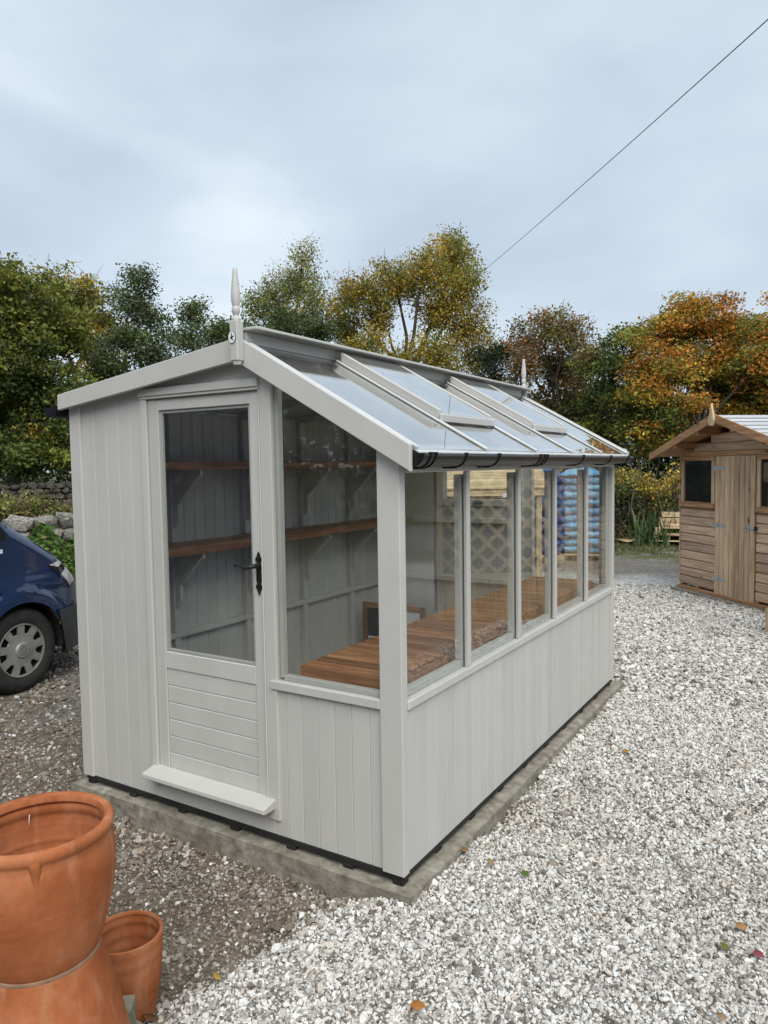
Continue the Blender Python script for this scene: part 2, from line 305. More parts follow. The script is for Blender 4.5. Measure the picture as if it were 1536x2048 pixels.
# ------------------------------------------------------------------ ground
SLAB = (-2.02, 0.05, -0.034, 3.19)                        # x0 x1 y0 y1 of the concrete base
def sstep(a, b, x): t = np.clip((x-a)/(b-a), 0, 1); return t*t*(3-2*t)
_np = rng.uniform(0, 100, 8)
def wav(x, y, f=1.0, k=0):
    return (np.sin(x*1.7*f+_np[k])+np.sin(y*2.1*f+_np[k+1])+np.sin((x+y)*1.1*f+_np[k+2])+np.sin((x-1.6*y)*2.9*f+_np[k+3])*0.6)/3.6
def white_zone(x, y):
    """1 where the pale gravel lies, 0 on trodden earth and hardcore"""
    n = wav(x, y, 1.6)*0.16+wav(x, y, 5.0, 2)*0.07
    east = sstep(-0.12, 0.12, x+n+0.02)                                       # right of the greenhouse
    front = sstep(-0.10, 0.12, (x+0.95*(-y)*0.62+0.0) + n - 0.02)*sstep(0.05, -0.05, y+0.0)
    front = np.where(y < 0.02, sstep(-0.12, 0.14, (x+0.17-y*0.42)*0.85+n*0.9+(-0.05)), 0)
    back = sstep(3.25, 3.6, y+n)*sstep(-3.4, -2.4, x+n)
    w = np.where(y < 0.02, front, np.maximum(east, back)*sstep(9.9, 8.6, y+n*3))
    return np.clip(w, 0, 1)
def ground_z(x, y):
    w = white_zone(x, y)
    z = GZ + 0.048*w*sstep(9, 3, np.hypot(x, y)) + 0.010*wav(x, y, 1.3) + 0.004*wav(x, y, 6)
    z = z-0.025*(1-w)*sstep(-2.6, -1.9, x)*sstep(0.4, 0.0, y)*sstep(-1.2, -0.5, y)
    r = np.hypot(x, y); z = z + 0.03*sstep(6, 15, r)*wav(x, y, 0.25)
    bank = sstep(-6.4, -8.3, x+0.1*(y-3))                                         # low bank under the field wall
    return z + 0.16*bank
def lin(a, b, n): return list(np.linspace(a, b, n, endpoint=False))
gx = np.array([-900, -300, -120, -60, -40] + lin(-30, -12, 24) + lin(-12, -4, 40) + lin(-4, 3, 140) + lin(3, 10, 28) + [10, 14, 20, 30, 60, 120, 300, 900])
gy = np.array([-900, -300, -120, -60, -30, -16, -10] + lin(-6, -2.5, 14) + lin(-2.5, 5, 150) + lin(5, 16, 80) + lin(16, 40, 24) + [40, 60, 120, 300, 900])
X, Y = np.meshgrid(gx, gy, indexing='ij'); Z = ground_z(X, Y)
Z = np.where((np.abs(X) > 100) | (np.abs(Y) > 100), GZ, Z)
nx, ny = X.shape; V = np.stack([X.ravel(), Y.ravel(), Z.ravel()], 1)
idx = np.arange(nx*ny).reshape(nx, ny)
F = np.stack([idx[:-1, :-1], idx[1:, :-1], idx[1:, 1:], idx[:-1, 1:]], -1).reshape(-1, 4)
me = bpy.data.meshes.new('ground'); me.from_pydata(V.tolist(), [], F.tolist()); me.update(); me.shade_smooth()
zone = np.zeros((len(V), 4), np.float32); zone[:, 3] = 1
zone[:, 0] = white_zone(V[:, 0], V[:, 1])
gxn, gyn = V[:, 0], V[:, 1]
grass = np.clip(sstep(10.6, 11.3, gyn+0.25*gxn+wav(gxn, gyn, 1.1)*0.5)*sstep(13.4, 12.4, gyn+0.25*gxn+wav(gxn, gyn, 1.3)*0.5), 0, 1)*sstep(-4.5, -3, gxn)*0.75
grass = np.maximum(grass, sstep(15.2, 16.5, gyn)*0.9); grass = np.maximum(grass, sstep(-6.9, -7.8, gxn+0.1*(gyn-3)))
zone[:, 1] = grass
zone[:, 2] = np.clip(sstep(-1.9, -2.6, gxn)*0.8*sstep(-0.3, 0.9, gyn) + sstep(8.4, 9.8, gyn)*0.9, 0, 1)         # grey hardcore
zone[:, 3] = sstep(9.5, 7.5, np.hypot(gxn-CAM[0], gyn-CAM[1]))     # dust bed under the real stones, darkened to stand in for shaded gaps
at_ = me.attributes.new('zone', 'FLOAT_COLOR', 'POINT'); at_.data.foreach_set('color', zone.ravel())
def ground_mat():
    m, t, ln, out = new_mat('ground_mix')
    g = N('ShaderNodeNewGeometry', t); P = g.outputs['Position']
    a = N('ShaderNodeAttribute', t); a.attribute_name = 'zone'; sep = N('ShaderNodeSeparateColor', t); ln(a.outputs['Color'], sep.inputs[0])
    def nz(s, d=6, r=0.6):
        n = N('ShaderNodeTexNoise', t); n.inputs['Scale'].default_value = s; n.inputs['Detail'].default_value = d; n.inputs['Roughness'].default_value = r; ln(P, n.inputs['Vector']); return n.outputs['Fac']
    def vor(s, feat='F1'):
        v = N('ShaderNodeTexVoronoi', t); v.inputs['Scale'].default_value = s; v.feature = feat; ln(P, v.inputs['Vector']); return v
    def mix(f, c1, c2):
        k = N('ShaderNodeMix', t, data_type='RGBA'); ln(f, k.inputs[0])
        for s, c in ((6, c1), (7, c2)):
            if isinstance(c, tuple): k.inputs[s].default_value = (*c, 1)
            else: ln(c, k.inputs[s])
        return k.outputs[2]
    earth = ramp(t, ln, nz(9), [(0.3, (0.085, 0.066, 0.048)), (0.5, (0.135, 0.108, 0.080)), (0.7, (0.20, 0.168, 0.13))])
    v1 = vor(48); sp = N('ShaderNodeSeparateColor', t); ln(v1.outputs['Color'], sp.inputs[0])
    chips = ramp(t, ln, sp.outputs[0], [(0.0, (0.20, 0.19, 0.18)), (0.25, (0.40, 0.385, 0.365)), (0.6, (0.56, 0.545, 0.525)), (1.0, (0.74, 0.73, 0.71))])
    v2 = vor(30); sp2 = N('ShaderNodeSeparateColor', t); ln(v2.outputs['Color'], sp2.inputs[0])
    chips = mix(a.outputs['Alpha'], chips, (0.23, 0.215, 0.195))  # near dust tone, with the shade between the chips put into it
    hard = ramp(t, ln, sp2.outputs[1], [(0.0, (0.10, 0.095, 0.088)), (0.5, (0.19, 0.18, 0.168)), (0.85, (0.30, 0.29, 0.27)), (1.0, (0.46, 0.45, 0.43))])
    hard = mix(nz(0.8, 4), hard, (0.16, 0.14, 0.115))
    gr = ramp(t, ln, nz(22), [(0.3, (0.035, 0.05, 0.014)), (0.5, (0.08, 0.10, 0.028)), (0.72, (0.17, 0.15, 0.065))])
    wm = N('ShaderNodeMath', t, operation='ADD'); ln(sep.outputs[0], wm.inputs[0])
    nm = N('ShaderNodeMapRange', t); nm.inputs[3].default_value = -0.22; nm.inputs[4].default_value = 0.22; ln(nz(7), nm.inputs[0]); ln(nm.outputs[0], wm.inputs[1]); wm.use_clamp = True
    col = mix(sep.outputs[2], earth, hard); col = mix(wm.outputs[0], col, chips)
    gm = N('ShaderNodeMath', t, operation='MULTIPLY'); ln(sep.outputs[1], gm.inputs[0]); gn = N('ShaderNodeMapRange', t); gn.inputs[1].default_value = 0.36; gn.inputs[2].default_value = 0.56; gn.inputs[4].default_value = 1.25; ln(nz(3.2), gn.inputs[0]); ln(gn.outputs[0], gm.inputs[1]); gm.use_clamp = True
    col = mix(gm.outputs[0], col, gr)
    b = N('ShaderNodeBsdfPrincipled', t); ln(col, b.inputs['Base Color']); b.inputs['Roughness'].default_value = 0.9; b.inputs['Specular IOR Level'].default_value = 0.15
    bp = N('ShaderNodeBump', t); bp.inputs['Strength'].default_value = 0.9; bp.inputs['Distance'].default_value = 0.012; bp.invert = True; ln(v1.outputs['Distance'], bp.inputs['Height'])
    bp2 = N('ShaderNodeBump', t); bp2.inputs['Strength'].default_value = 0.5; bp2.inputs['Distance'].default_value = 0.02; ln(nz(25), bp2.inputs['Height']); ln(bp.outputs[0], bp2.inputs['Normal'])
    ln(bp2.outputs[0], b.inputs['Normal']); ln(b.outputs[0], out.inputs[0]); return m
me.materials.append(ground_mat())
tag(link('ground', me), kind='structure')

# concrete base with worn, slightly uneven edge
def slab():
    x0, x1, y0, y1 = SLAB; top, bot = -0.045, -0.24
    bm = bmesh.new(); bmesh.ops.create_cube(bm, size=1)
    for v in bm.verts:
        v.co = Vector((x0 if v.co.x < 0 else x1, y0 if v.co.y < 0 else y1, bot if v.co.z < 0 else top))
    bmesh.ops.subdivide_edges(bm, edges=bm.edges[:], cuts=84, use_grid_fill=True)
    for v in bm.verts:
        p = v.co
        d = mnoise.noise(p*5)*0.003+mnoise.noise(p*34)*0.006*max(0.0, mnoise.noise(p*3.1)+0.35)
        ex = min(abs(p.x-x0), abs(p.x-x1)); ey = min(abs(p.y-y0), abs(p.y-y1)); edge = min(ex, ey) < 1e-3
        if edge:
            v.co.x += d*1.5; v.co.y += d*1.5
            if abs(p.z-top) < 1e-3: v.co.z -= 0.006+abs(d)*1.2
        elif abs(p.z-top) < 1e-3: v.co.z += d*0.4
    me = bpy.data.meshes.new('concrete_base'); bm.to_mesh(me); bm.free(); me.materials.append(CONC); me.shade_smooth(); me.set_sharp_from_angle(angle=R_(35))
    tag(link('concrete_base', me), kind='structure')
slab()

# loose stones: real chips, laid where the camera's side of the yard shows them, one countless mass
def gravel():
    pts = []; sc = []; cl = []
    def inside_keepout(x, y):
        return (x > SLAB[0]+0.0) & (x < SLAB[1]-0.0) & (y > SLAB[2]-0.0) & (y < SLAB[3])
    def pal(n, w, hc, r):
        white = np.array([[.68, .67, .645], [.58, .565, .535], [.48, .46, .43], [.38, .36, .33], [.28, .26, .24], [.56, .505, .45], [.16, .145, .13], [.72, .715, .70]])
        dirt = np.array([[.33, .295, .255], [.25, .22, .185], [.19, .16, .13], [.145, .122, .10], [.40, .37, .33], [.27, .215, .16], [.46, .445, .42], [.22, .205, .19]])
        iw = r.choice(8, n, p=[.23, .21, .16, .11, .06, .10, .04, .09]); idd = r.choice(8, n, p=[.16, .22, .20, .14, .10, .09, .03, .06])
        usew = r.random(n) < (w*1.02+0.02)
        c = np.where(usew[:, None], white[iw], dirt[idd]); return c*r.uniform(.84, 1.12, (n, 1))
    for (dmin, dmax, step, size) in ((0.0, 3.3, 0.0099, 0.0056), (3.3, 5.6, 0.0122, 0.0066), (5.6, 11.0, 0.0205, 0.0098)):
        xs = np.arange(-7.0, 2.6, step); ys = np.arange(-2.3, 11.5, step)
        xx, yy = np.meshgrid(xs, ys); xx = xx.ravel(); yy = yy.ravel()
        dx, dy = xx-CAM[0], yy-CAM[1]; D = np.hypot(dx, dy)
        fw = dx*CF[0]+dy*CF[1]; rt = dx*CR[0]+dy*CR[1]
        k = (D >= dmin) & (D < dmax) & (fw > 0.35) & (np.abs(rt) < fw*0.60+0.45)
        # nothing under the greenhouse, nor wholly hidden behind it
        k &= ~((xx > -2.0) & (xx < 0.03) & (yy > -0.04) & (yy < 3.2))
        xx, yy, D = xx[k], yy[k], D[k]
        xx = xx+rng.uniform(-.5, .5, len(xx))*step; yy = yy+rng.uniform(-.5, .5, len(yy))*step
        k = ~inside_keepout(xx, yy); xx, yy = xx[k], yy[k]
        w = white_zone(xx, yy); w2 = np.clip(w+rng.normal(0, .12, len(w)), 0, 1)
        left = sstep(-1.9, -2.6, xx)*sstep(-0.2, 0.9, yy)
        # thinner on trodden earth, with patches of bare soil
        bare = np.clip(wav(xx, yy, 2.4, 1)*0.5+wav(xx, yy, 7.0, 3)*0.35, -1, 1)
        keep = np.where(w2 > 0.5, 0.93, np.clip(0.42+0.45*bare-0.15*left, 0.08, 0.95))
        k = rng.random(len(xx)) < keep; xx, yy, w2 = xx[k], yy[k], w2[k]
        n = len(xx)
        s = size*np.exp(rng.normal(0, .30, n))*np.where(w2 > 0.5, 1.0, np.where(rng.random(n) < .07, 1.55, 0.95))
        big = rng.random(n) < 0.0022; s = np.where(big, s*1.8, s)
        z = ground_z(xx, yy)+s*rng.uniform(-.1, 1.0, n)
        pts.append(np.stack([xx, yy, z], 1)); sc.append(s[:, None]*rng.uniform(.70, 1.45, (n, 3))*np.array([1, 1, .68])); damp = 1-0.20*np.clip(wav(xx, yy, 1.1, 4)+0.5*wav(xx, yy, 3.7, 0)-0.15, 0, 1)[:, None]*np.array([.9, 1.0, 1.15]); cl.append(pal(n, w2, 0, rng)*damp)
    # a few larger pebbles along the slab edge
    n = 70; xx = rng.uniform(-1.6, 0.0, n); yy = -0.075-np.abs(rng.normal(0, .06, n)); s = rng.uniform(.006, .017, n)
    pts.append(np.stack([xx, yy, ground_z(xx, yy)+s*.4], 1)); sc.append(s[:, None]*rng.uniform(.8, 1.25, (n, 3))); cl.append(pal(n, np.full(n, .30), 0, rng))
    P = np.concatenate(pts); SC = np.concatenate(sc); C = np.concatenate(cl); n = len(P)
    me = bpy.data.meshes.new('gravel'); me.vertices.add(n); me.vertices.foreach_set('co', P.astype(np.float32).ravel())
    a = me.attributes.new('scl', 'FLOAT_VECTOR', 'POINT'); a.data.foreach_set('vector', SC.astype(np.float32).ravel())
    a = me.attributes.new('rot', 'FLOAT_VECTOR', 'POINT'); rt = rng.uniform(0, 6.283, (n, 3)); rt[:, :2] = rng.normal(0, .45, (n, 2)); a.data.foreach_set('vector', rt.astype(np.float32).ravel())
    a = me.attributes.new('col', 'FLOAT_COLOR', 'POINT'); a.data.foreach_set('color', np.concatenate([C, np.ones((n, 1))], 1).astype(np.float32).ravel())
    o = link('gravel', me); tag(o, 'loose pale limestone chippings strewn over the yard', 'gravel', kind='stuff')
    mat = attr_mat('gravel_stone', 'col', 'INSTANCER', rough=0.85, spec=0.2, noise=0.22, nscale=160)
    ng = bpy.data.node_groups.new('gravel_scatter', 'GeometryNodeTree')
    ng.interface.new_socket('Geometry', in_out='INPUT', socket_type='NodeSocketGeometry'); ng.interface.new_socket('Geometry', in_out='OUTPUT', socket_type='NodeSocketGeometry')
    gi = N('NodeGroupInput', ng); go = N('NodeGroupOutput', ng); lk = ng.links.new
    jn = N('GeometryNodeJoinGeometry', ng)
    for k in range(8):
        ic = N('GeometryNodeMeshIcoSphere', ng); ic.inputs['Subdivisions'].default_value = 2 if k < 4 else 1
        pos = N('GeometryNodeInputPosition', ng); off = N('ShaderNodeVectorMath', ng, operation='ADD'); off.inputs[1].default_value = (k*7.31, k*3.17, k*5.93); lk(pos.outputs[0], off.inputs[0])
        nz = N('ShaderNodeTexNoise', ng); nz.inputs['Scale'].default_value = 1.1; nz.inputs['Detail'].default_value = 0.5; lk(off.outputs[0], nz.inputs['Vector'])
        sb = N('ShaderNodeVectorMath', ng, operation='SUBTRACT'); sb.inputs[1].default_value = (.5, .5, .5); lk(nz.outputs['Color'], sb.inputs[0])
        sm = N('ShaderNodeVectorMath', ng, operation='SCALE'); sm.inputs['Scale'].default_value = 1.75; lk(sb.outputs[0], sm.inputs[0])
        sp = N('GeometryNodeSetPosition', ng); lk(ic.outputs['Mesh'], sp.inputs['Geometry']); lk(sm.outputs[0], sp.inputs['Offset'])
        st = N('GeometryNodeSetMaterial', ng); st.inputs['Material'].default_value = mat; lk(sp.outputs[0], st.inputs['Geometry'])
        g2 = N('GeometryNodeGeometryToInstance', ng); lk(st.outputs[0], g2.inputs[0]); lk(g2.outputs[0], jn.inputs[0])
    iop = N('GeometryNodeInstanceOnPoints', ng); iop.inputs['Pick Instance'].default_value = True
    lk(gi.outputs[0], iop.inputs['Points']); lk(jn.outputs[0], iop.inputs['Instance'])
    for nm, sock in (('scl', 'Scale'), ('rot', 'Rotation')):
        na = N('GeometryNodeInputNamedAttribute', ng); na.data_type = 'FLOAT_VECTOR'; na.inputs['Name'].default_value = nm; lk(na.outputs[0], iop.inputs[sock])
    rv = N('FunctionNodeRandomValue', ng); rv.data_type = 'INT'; rv.inputs[4].default_value = 0; rv.inputs[5].default_value = 7; lk(rv.outputs[2], iop.inputs['Instance Index'])
    lk(iop.outputs[0], go.inputs[0])
    md = o.modifiers.new('scatter', 'NODES'); md.node_group = ng; me.materials.append(mat)
    print('gravel stones', n)
gravel()

# ------------------------------------------------------------------ greenhouse
LEN = 3.10; WID = 1.966
def zl(x): return 1.955+(x+1.97)*0.1345        # underside of the solid roof
def zr(x): return 1.665-0.569*(x-0.08)         # plane of the roof glass
def ztop(x): return min(zl(x), zr(x)-0.012)
G = thing('greenhouse', 'light grey timber greenhouse with glazed right slope, part-glazed door and two roof finials', 'greenhouse', (0, 0, 0))
RX = -0.745
def gable(y0, s, back=False):
    """y0 = outer face, s = +1 front (interior lies at +y), -1 rear"""
    Y = lambda d: y0+s*d
    def P(name, poly, d0, d1, parent=G, bev=0.0024, mat=PAINT):
        a, b = sorted((Y(d0), Y(d1))); return prism(name, poly, 1, a, b, mat, parent, bev)
    def rect(x0, x1, z0, z1): return [(x0, z0), (x1, z0), (x1, z1), (x0, z1)]
    def slope(x0, x1, z0, dz=0.0): 
        pts = [(x0, z0), (x1, z0), (x1, ztop(x1)-dz)]
        if x0 < RX < x1: pts.append((RX, ztop(RX)-dz))
        return pts+[(x0, ztop(x0)-dz)]
    P('corner_post', slope(-WID, -1.884, 0), 0, 0.042)
    P('corner_post', slope(-0.100, 0.0, 0, 0.0), 0, 0.044)
    wl = P('wall_panel', slope(-1.884, -1.424, 0.0, 0.004), 0.031, 0.042, bev=0)
    xs = np.linspace(-1.884, -1.424, 6)
    for a, b in zip(xs[:-1], xs[1:]): P('board', slope(a+0.0006, b-0.0006, 0.0, 0.003), 0.016, 0.0305, wl)
    wr = P('wall_panel', rect(-0.655, -0.100, 0.0, 0.652), 0.031, 0.042, bev=0)
    for a, b in zip(*(lambda q: (q[:-1], q[1:]))([-0.655, -0.585, -0.502, -0.418, -0.332, -0.247, -0.160, -0.100])):
        P('board', rect(a+0.0006, b-0.0006, 0.0, 0.652), 0.016, 0.0305, wr)
    P('window_sill', rect(-0.655, -0.100, 0.653, 0.690), -0.004, 0.06)
    P('mullion', slope(-0.684, -0.624, 0.07, 0.002), 0.004, 0.05)
    P('window_stud', slope(-0.622, -0.604, 0.70, 0.004), 0.028, 0.060, mat=PAINT_IN)
    P('window_rail', rect(-0.6035, -0.110, 0.6905, 0.712), 0.028, 0.060, mat=PAINT_IN)
    P('window_pane', slope(-0.622, -0.102, 0.6905, 0.010), 0.020, 0.024, bev=0, mat=GLASS)
    P('header_board', [(-1.424, 1.982), (-0.684, 1.982), (-0.684, ztop(-0.684)-0.003), (RX, ztop(RX)-0.003), (-1.424, ztop(-1.424)-0.003)], 0.014, 0.042)
    return P, rect, slope
P, rect, slope = gable(0.0, 1)
P('door_head', rect(-1.430, -0.6845, 1.945, 1.981), -0.010, 0.03)
P('door_head_bead', rect(-1.424, -0.6845, 1.932, 1.9445), -0.004, 0.03)
P('door_jamb', rect(-1.424, -1.386, 0.06, 1.9315), 0.0, 0.05)
P('door_jamb', rect(-0.6895, -0.6845, 0.10, 1.9315), 0.0, 0.05)
P('kick_board', rect(-1.423, -0.656, 0.0, 0.118), 0.016, 0.04)
prism('door_sill', [(0.016, 0.166), (-0.072, 0.145), (-0.074, 0.124), (-0.060, 0.119), (0.016, 0.119)], 0, -1.418, -0.648, PAINT, G, 0.003)
# the door
D = box('door', (-1.382, 0.012, 0.135), (-1.316, 0.048, 1.929), PAINT, G, 0.003)
box('stile', (-0.748, 0.012, 0.135), (-0.6925, 0.048, 1.929), PAINT, D, 0.003)
box('rail', (-1.3155, 0.0125, 1.876), (-0.7485, 0.0475, 1.929), PAINT, D, 0.003)
box('rail', (-1.3155, 0.0125, 0.652), (-0.7485, 0.0475, 0.734), PAINT, D, 0.003)
box('rail', (-1.3155, 0.0125, 0.135), (-0.7485, 0.0475, 0.156), PAINT, D, 0.002)
for i in range(6):
    z0 = 0.1565+i*0.0825; box('panel_board', (-1.3155, 0.018, z0+0.0006), (-0.7485, 0.042, z0+0.0819), PAINT, D, 0.0035)
for lo, hi in (((-1.3155, 0.0215, 0.7345), (-1.300, 0.036, 1.8755)), ((-0.764, 0.0215, 0.7345), (-0.7485, 0.036, 1.8755)), ((-1.2995, 0.0215, 0.7345), (-0.7645, 0.036, 0.748)), ((-1.2995, 0.0215, 1.862), (-0.7645, 0.036, 1.8755))):
    box('glazing_bead', lo, hi, PAINT, D, 0.002)
box('door_pane', (-1.308, 0.0165, 0.7355), (-0.7555, 0.0205, 1.8745), GLASS, D, 0)
# wrought handle with fleur ends
hx, hz = -0.7125, 1.148
half = [(0.0, 0.094), (0.006, 0.084), (0.0085, 0.072), (0.012, 0.070), (0.0165, 0.064), (0.0170, 0.054), (0.0125, 0.050), (0.0100, 0.056), (0.0060, 0.052), (0.0085, 0.043), (0.0125, 0.040), (0.0130, 0.010), (0.0115, 0.004), (0.0130, -0.004), (0.0125, -0.038), (0.0080, -0.044), (0.0100, -0.052), (0.0155, -0.050), (0.0170, -0.060), (0.0130, -0.068), (0.0085, -0.072), (0.0055, -0.084), (0.0, -0.096)]
poly = [(hx+x, hz+z) for x, z in half]+[(hx-x, hz+z) for x, z in half[-2:0:-1]]
hp = prism('handle_plate', poly, 1, 0.0055, 0.0115, BLACKIRON, D, 0.0)
tube('lever', [(hx, 0.006, 1.182), (hx, -0.030, 1.182), (hx-0.012, -0.042, 1.180), (hx-0.032, -0.046, 1.175), (hx-0.055, -0.047, 1.180), (hx-0.075, -0.047, 1.186), (hx-0.088, -0.047, 1.184)], [0.011, 0.010, 0.009, 0.0065, 0.005, 0.006, 0.0075], BLACKIRON, hp, 10)
lathe('handle_boss', [(0.0, 0.016), (0.009, 0.015), (0.0125, 0.010), (0.013, 0.0)], BLACKIRON, hp, (0, 0, 0), 20).matrix_local = Matrix.Translation(Vector((hx, 0.0055-0.008, 1.182))-ABS[hp]) @ Matrix.Rotation(R_(90), 4, 'X')

# side wall
sw = box('wall_panel', (-0.034, 0.044, 0.0), (-0.0235, 3.04, 0.652), PAINT, G, 0)
ys = np.linspace(0.044, 3.04, 36)
for a, b in zip(ys[:-1], ys[1:]): box('board', (-0.023, a+0.0006, 0.0), (-0.008, b-0.0006, 0.6515), PAINT, sw, 0.0022)
box('corner_strip', (-0.03, 0.0445, 0.69), (-0.004, 0.052, 1.60), PAINT, G, 0.001)
box('corner_post', (-0.045, 3.0405, 0.0), (0.0, 3.055, 1.60), PAINT, G, 0.002)
box('window_sill', (-0.06, 0.0445, 0.6525), (0.006, 3.04, 0.688), PAINT, G, 0.003)
MUL = (0.612, 1.230, 1.802, 2.430)
for y in MUL:
    box('mullion', (-0.020, y-0.018, 0.6885), (-0.001, y+0.018, 1.5745), PAINT, G, 0.003)
    box('window_stud', (-0.066, y-0.022, 0.718), (-0.030, y+0.020, 1.56), PAINT_IN, G, 0.003)
box('window_stud', (-0.066, 0.075, 0.718), (-0.030, 0.095, 1.56), PAINT_IN, G, 0.003)
box('window_stud', (-0.066, 2.995, 0.718), (-0.030, 3.03, 1.56), PAINT_IN, G, 0.003)
box('window_rail', (-0.066, 0.075, 0.6885), (-0.030, 3.03, 0.7175), PAINT_IN, G, 0.003)
e_ = [0.0455]+[y for y in MUL]+[3.0395]
for a, b in zip(e_[:-1], e_[1:]): box('window_pane', (-0.0255, a+0.002, 0.689), (-0.0215, b-0.002, 1.5745), GLASS, G, 0)
box('eaves_fascia', (-0.06, 0.0445, 1.575), (0.012, 3.056, 1.640), PAINT, G, 0.003)

# far gable with its own window
P2, rect2, slope2 = gable(LEN, -1)
b2 = P2('wall_panel', rect2(-1.424, -0.684, 0.0, 1.27), 0.031, 0.042, bev=0)
for a, b in zip(*(lambda q: (q[:-1], q[1:]))(np.linspace(-1.424, -0.684, 9))): P2('board', rect2(a+0.0006, b-0.0006, 0.0, 1.268), 0.0425, 0.054, b2)
P2('rear_window_frame', rect2(-1.424, -1.372, 1.27, 1.98), 0.0, 0.075)
P2('rear_window_frame', rect2(-0.736, -0.6845, 1.27, 1.98), 0.0, 0.075)
P2('rear_window_frame', rect2(-1.3715, -0.7365, 1.27, 1.325), 0.0, 0.075)
P2('rear_window_frame', rect2(-1.3715, -0.7365, 1.92, 1.98), 0.0, 0.07)
P2('window_pane', rect2(-1.371, -0.737, 1.3255, 1.9195), 0.03, 0.034, bev=0, mat=GLASS)
P2('window_latch', rect2(-1.09, -1.01, 1.30, 1.312), 0.076, 0.10, bev=0.002, mat=GALV)
P2('inner_rail', rect2(-1.90, -0.69, 1.135, 1.175), 0.055, 0.095, mat=PAINT_IN)
P2('inner_rail', rect2(-1.90, -0.11, 0.655, 0.695), 0.0605, 0.10, mat=PAINT_IN)
wlb = P2('inner_panel', rect2(-1.90, -1.425, 0.0, 1.90), 0.0425, 0.054, mat=PAINT_IN)

# left wall seen from inside
lw = box('wall_panel', (-1.962, 0.043, 0.0), (-1.950, LEN-0.043, 1.945), PAINT, G, 0)
ys = np.linspace(0.043, LEN-0.043, 36)
for a, b in zip(ys[:-1], ys[1:]): box('board', (-1.9495, a+0.001, 0.0), (-1.936, b-0.001, 1.944), PAINT_IN, lw, 0.004)
SHM, SHU = 1.125, 1.598
for y in (0.62, 1.24, 1.845, 2.45): 
    for z0, z1 in ((0.0, 0.604), (0.641, SHM-0.001), (SHM+0.05, SHU-0.001), (SHU+0.05, 1.94)):
        box('stud', (-1.9355, y-0.022, z0), (-1.895, y+0.022, z1), PAINT_IN, G, 0.003)
box('inner_rail', (-1.9355, 0.05, 0.605), (-1.893, 3.03, 0.640), PAINT_IN, G, 0.003)
for z0, nm in ((SHM, 'mid'), (SHU, 'top')):
    sh = box('shelf', (-1.672, 0.10, z0), (-1.640, 2.985, z0+0.046), STAIN_Y, G, 0.003)
    for k in range(3): box('slat', (-1.930+k*0.0875, 0.10, z0+0.022), (-1.930+k*0.0875+0.078, 2.985, z0+0.045), STAIN_Y, sh, 0.003)
    for y in (0.62, 1.24, 1.845, 2.45):
        yy = y+0.0225
        br = [(-1.8945, z0-0.001), (-1.665, z0-0.001), (-1.665, z0-0.028), (-1.845, z0-0.215), (-1.845, z0-0.30), (-1.8945, z0-0.335)]
        hole = [(-1.8945, z0-0.001), (-1.665, z0-0.001), (-1.665, z0-0.030), (-1.69, z0-0.042), (-1.855, z0-0.205), (-1.855, z0-0.30), (-1.88, z0-0.335), (-1.8945, z0-0.335)]
        prism('shelf_bracket', hole, 1, y-0.011, y+0.011, PAINT_IN, sh, 0.002)

# solid roof half
prism('roof_deck', [(-2.0, zl(-2.0)), (-0.750, zl(-0.750)), (-0.750, zl(-0.750)+0.016), (-2.0, zl(-2.0)+0.016)], 1, -0.027, LEN+0.08, ROOFBOARD, G)
prism('roof_felt', [(-2.01, zl(-2.01)+0.0165), (-0.750, zl(-0.750)+0.0165), (-0.750, zl(-0.750)+0.021), (-2.01, zl(-2.01)+0.021)], 1, -0.027, LEN+0.08, FELT, G)
for y in (0.62, 1.24, 1.845, 2.45):
    prism('rafter', [(-1.935, zl(-1.935)-0.046), (-0.76, zl(-0.76)-0.046), (-0.76, zl(-0.76)-0.001), (-1.935, zl(-1.935)-0.001)], 1, y-0.022, y+0.022, PAINT_IN, G, 0.002)
box('ridge_beam', (-0.758, 0.045, 2.02), (-0.732, LEN-0.045, 2.105), PAINT_IN, G, 0.003)
# glazed half
for y in MUL:
    prism('rafter', [(-0.725, zr(-0.725)-0.065), (-0.005, zr(-0.005)-0.065), (-0.005, zr(-0.005)-0.006), (-0.725, zr(-0.725)-0.006)], 1, y-0.022, y+0.022, PAINT_IN, G, 0.002)
yb = [-0.02]+list(MUL)+[3.075]
for i, (a, b) in enumerate(zip(yb[:-1], yb[1:])):
    prism('roof_pane', [(-0.715, zr(-0.715)), (0.088, zr(0.088)), (0.088, zr(0.088)+0.004), (-0.715, zr(-0.715)+0.004)], 1, a+0.003, b-0.003, GLASS_ROOF, G)
for y in list(MUL)+[3.085, -0.012]:
    w = 0.014 if 0 < y < 3 else 0.012
    q = lambda x, h: (x, zr(x)+h)
    gb = prism('glazing_bar', [q(-0.705, 0.0045), q(0.09, 0.0045), q(0.09, 0.016), q(-0.705, 0.016)], 1, y-w, y+w, ALU, G, 0.003)
    if 0 < y < 3: box('bar_cap', (0.0905, y-0.010, zr(0.09)-0.004), (0.0945, y+0.010, zr(0.09)+0.014), ALU, gb, 0.001)
prism('eaves_flashing', [(0.045, zr(0.045)-0.0015), (0.100, zr(0.100)-0.0015), (0.100, zr(0.100)-0.006), (0.045, zr(0.045)-0.006)], 1, -0.02, 3.10, ALU, G)
prism('roof_edge_trim', [(-0.705, zr(-0.705)-0.05), (0.088, zr(0.088)-0.03), (0.088, zr(0.088)+0.018), (-0.705, zr(-0.705)+0.018)], 1, 3.0985, 3.115, PAINT, G, 0.002)
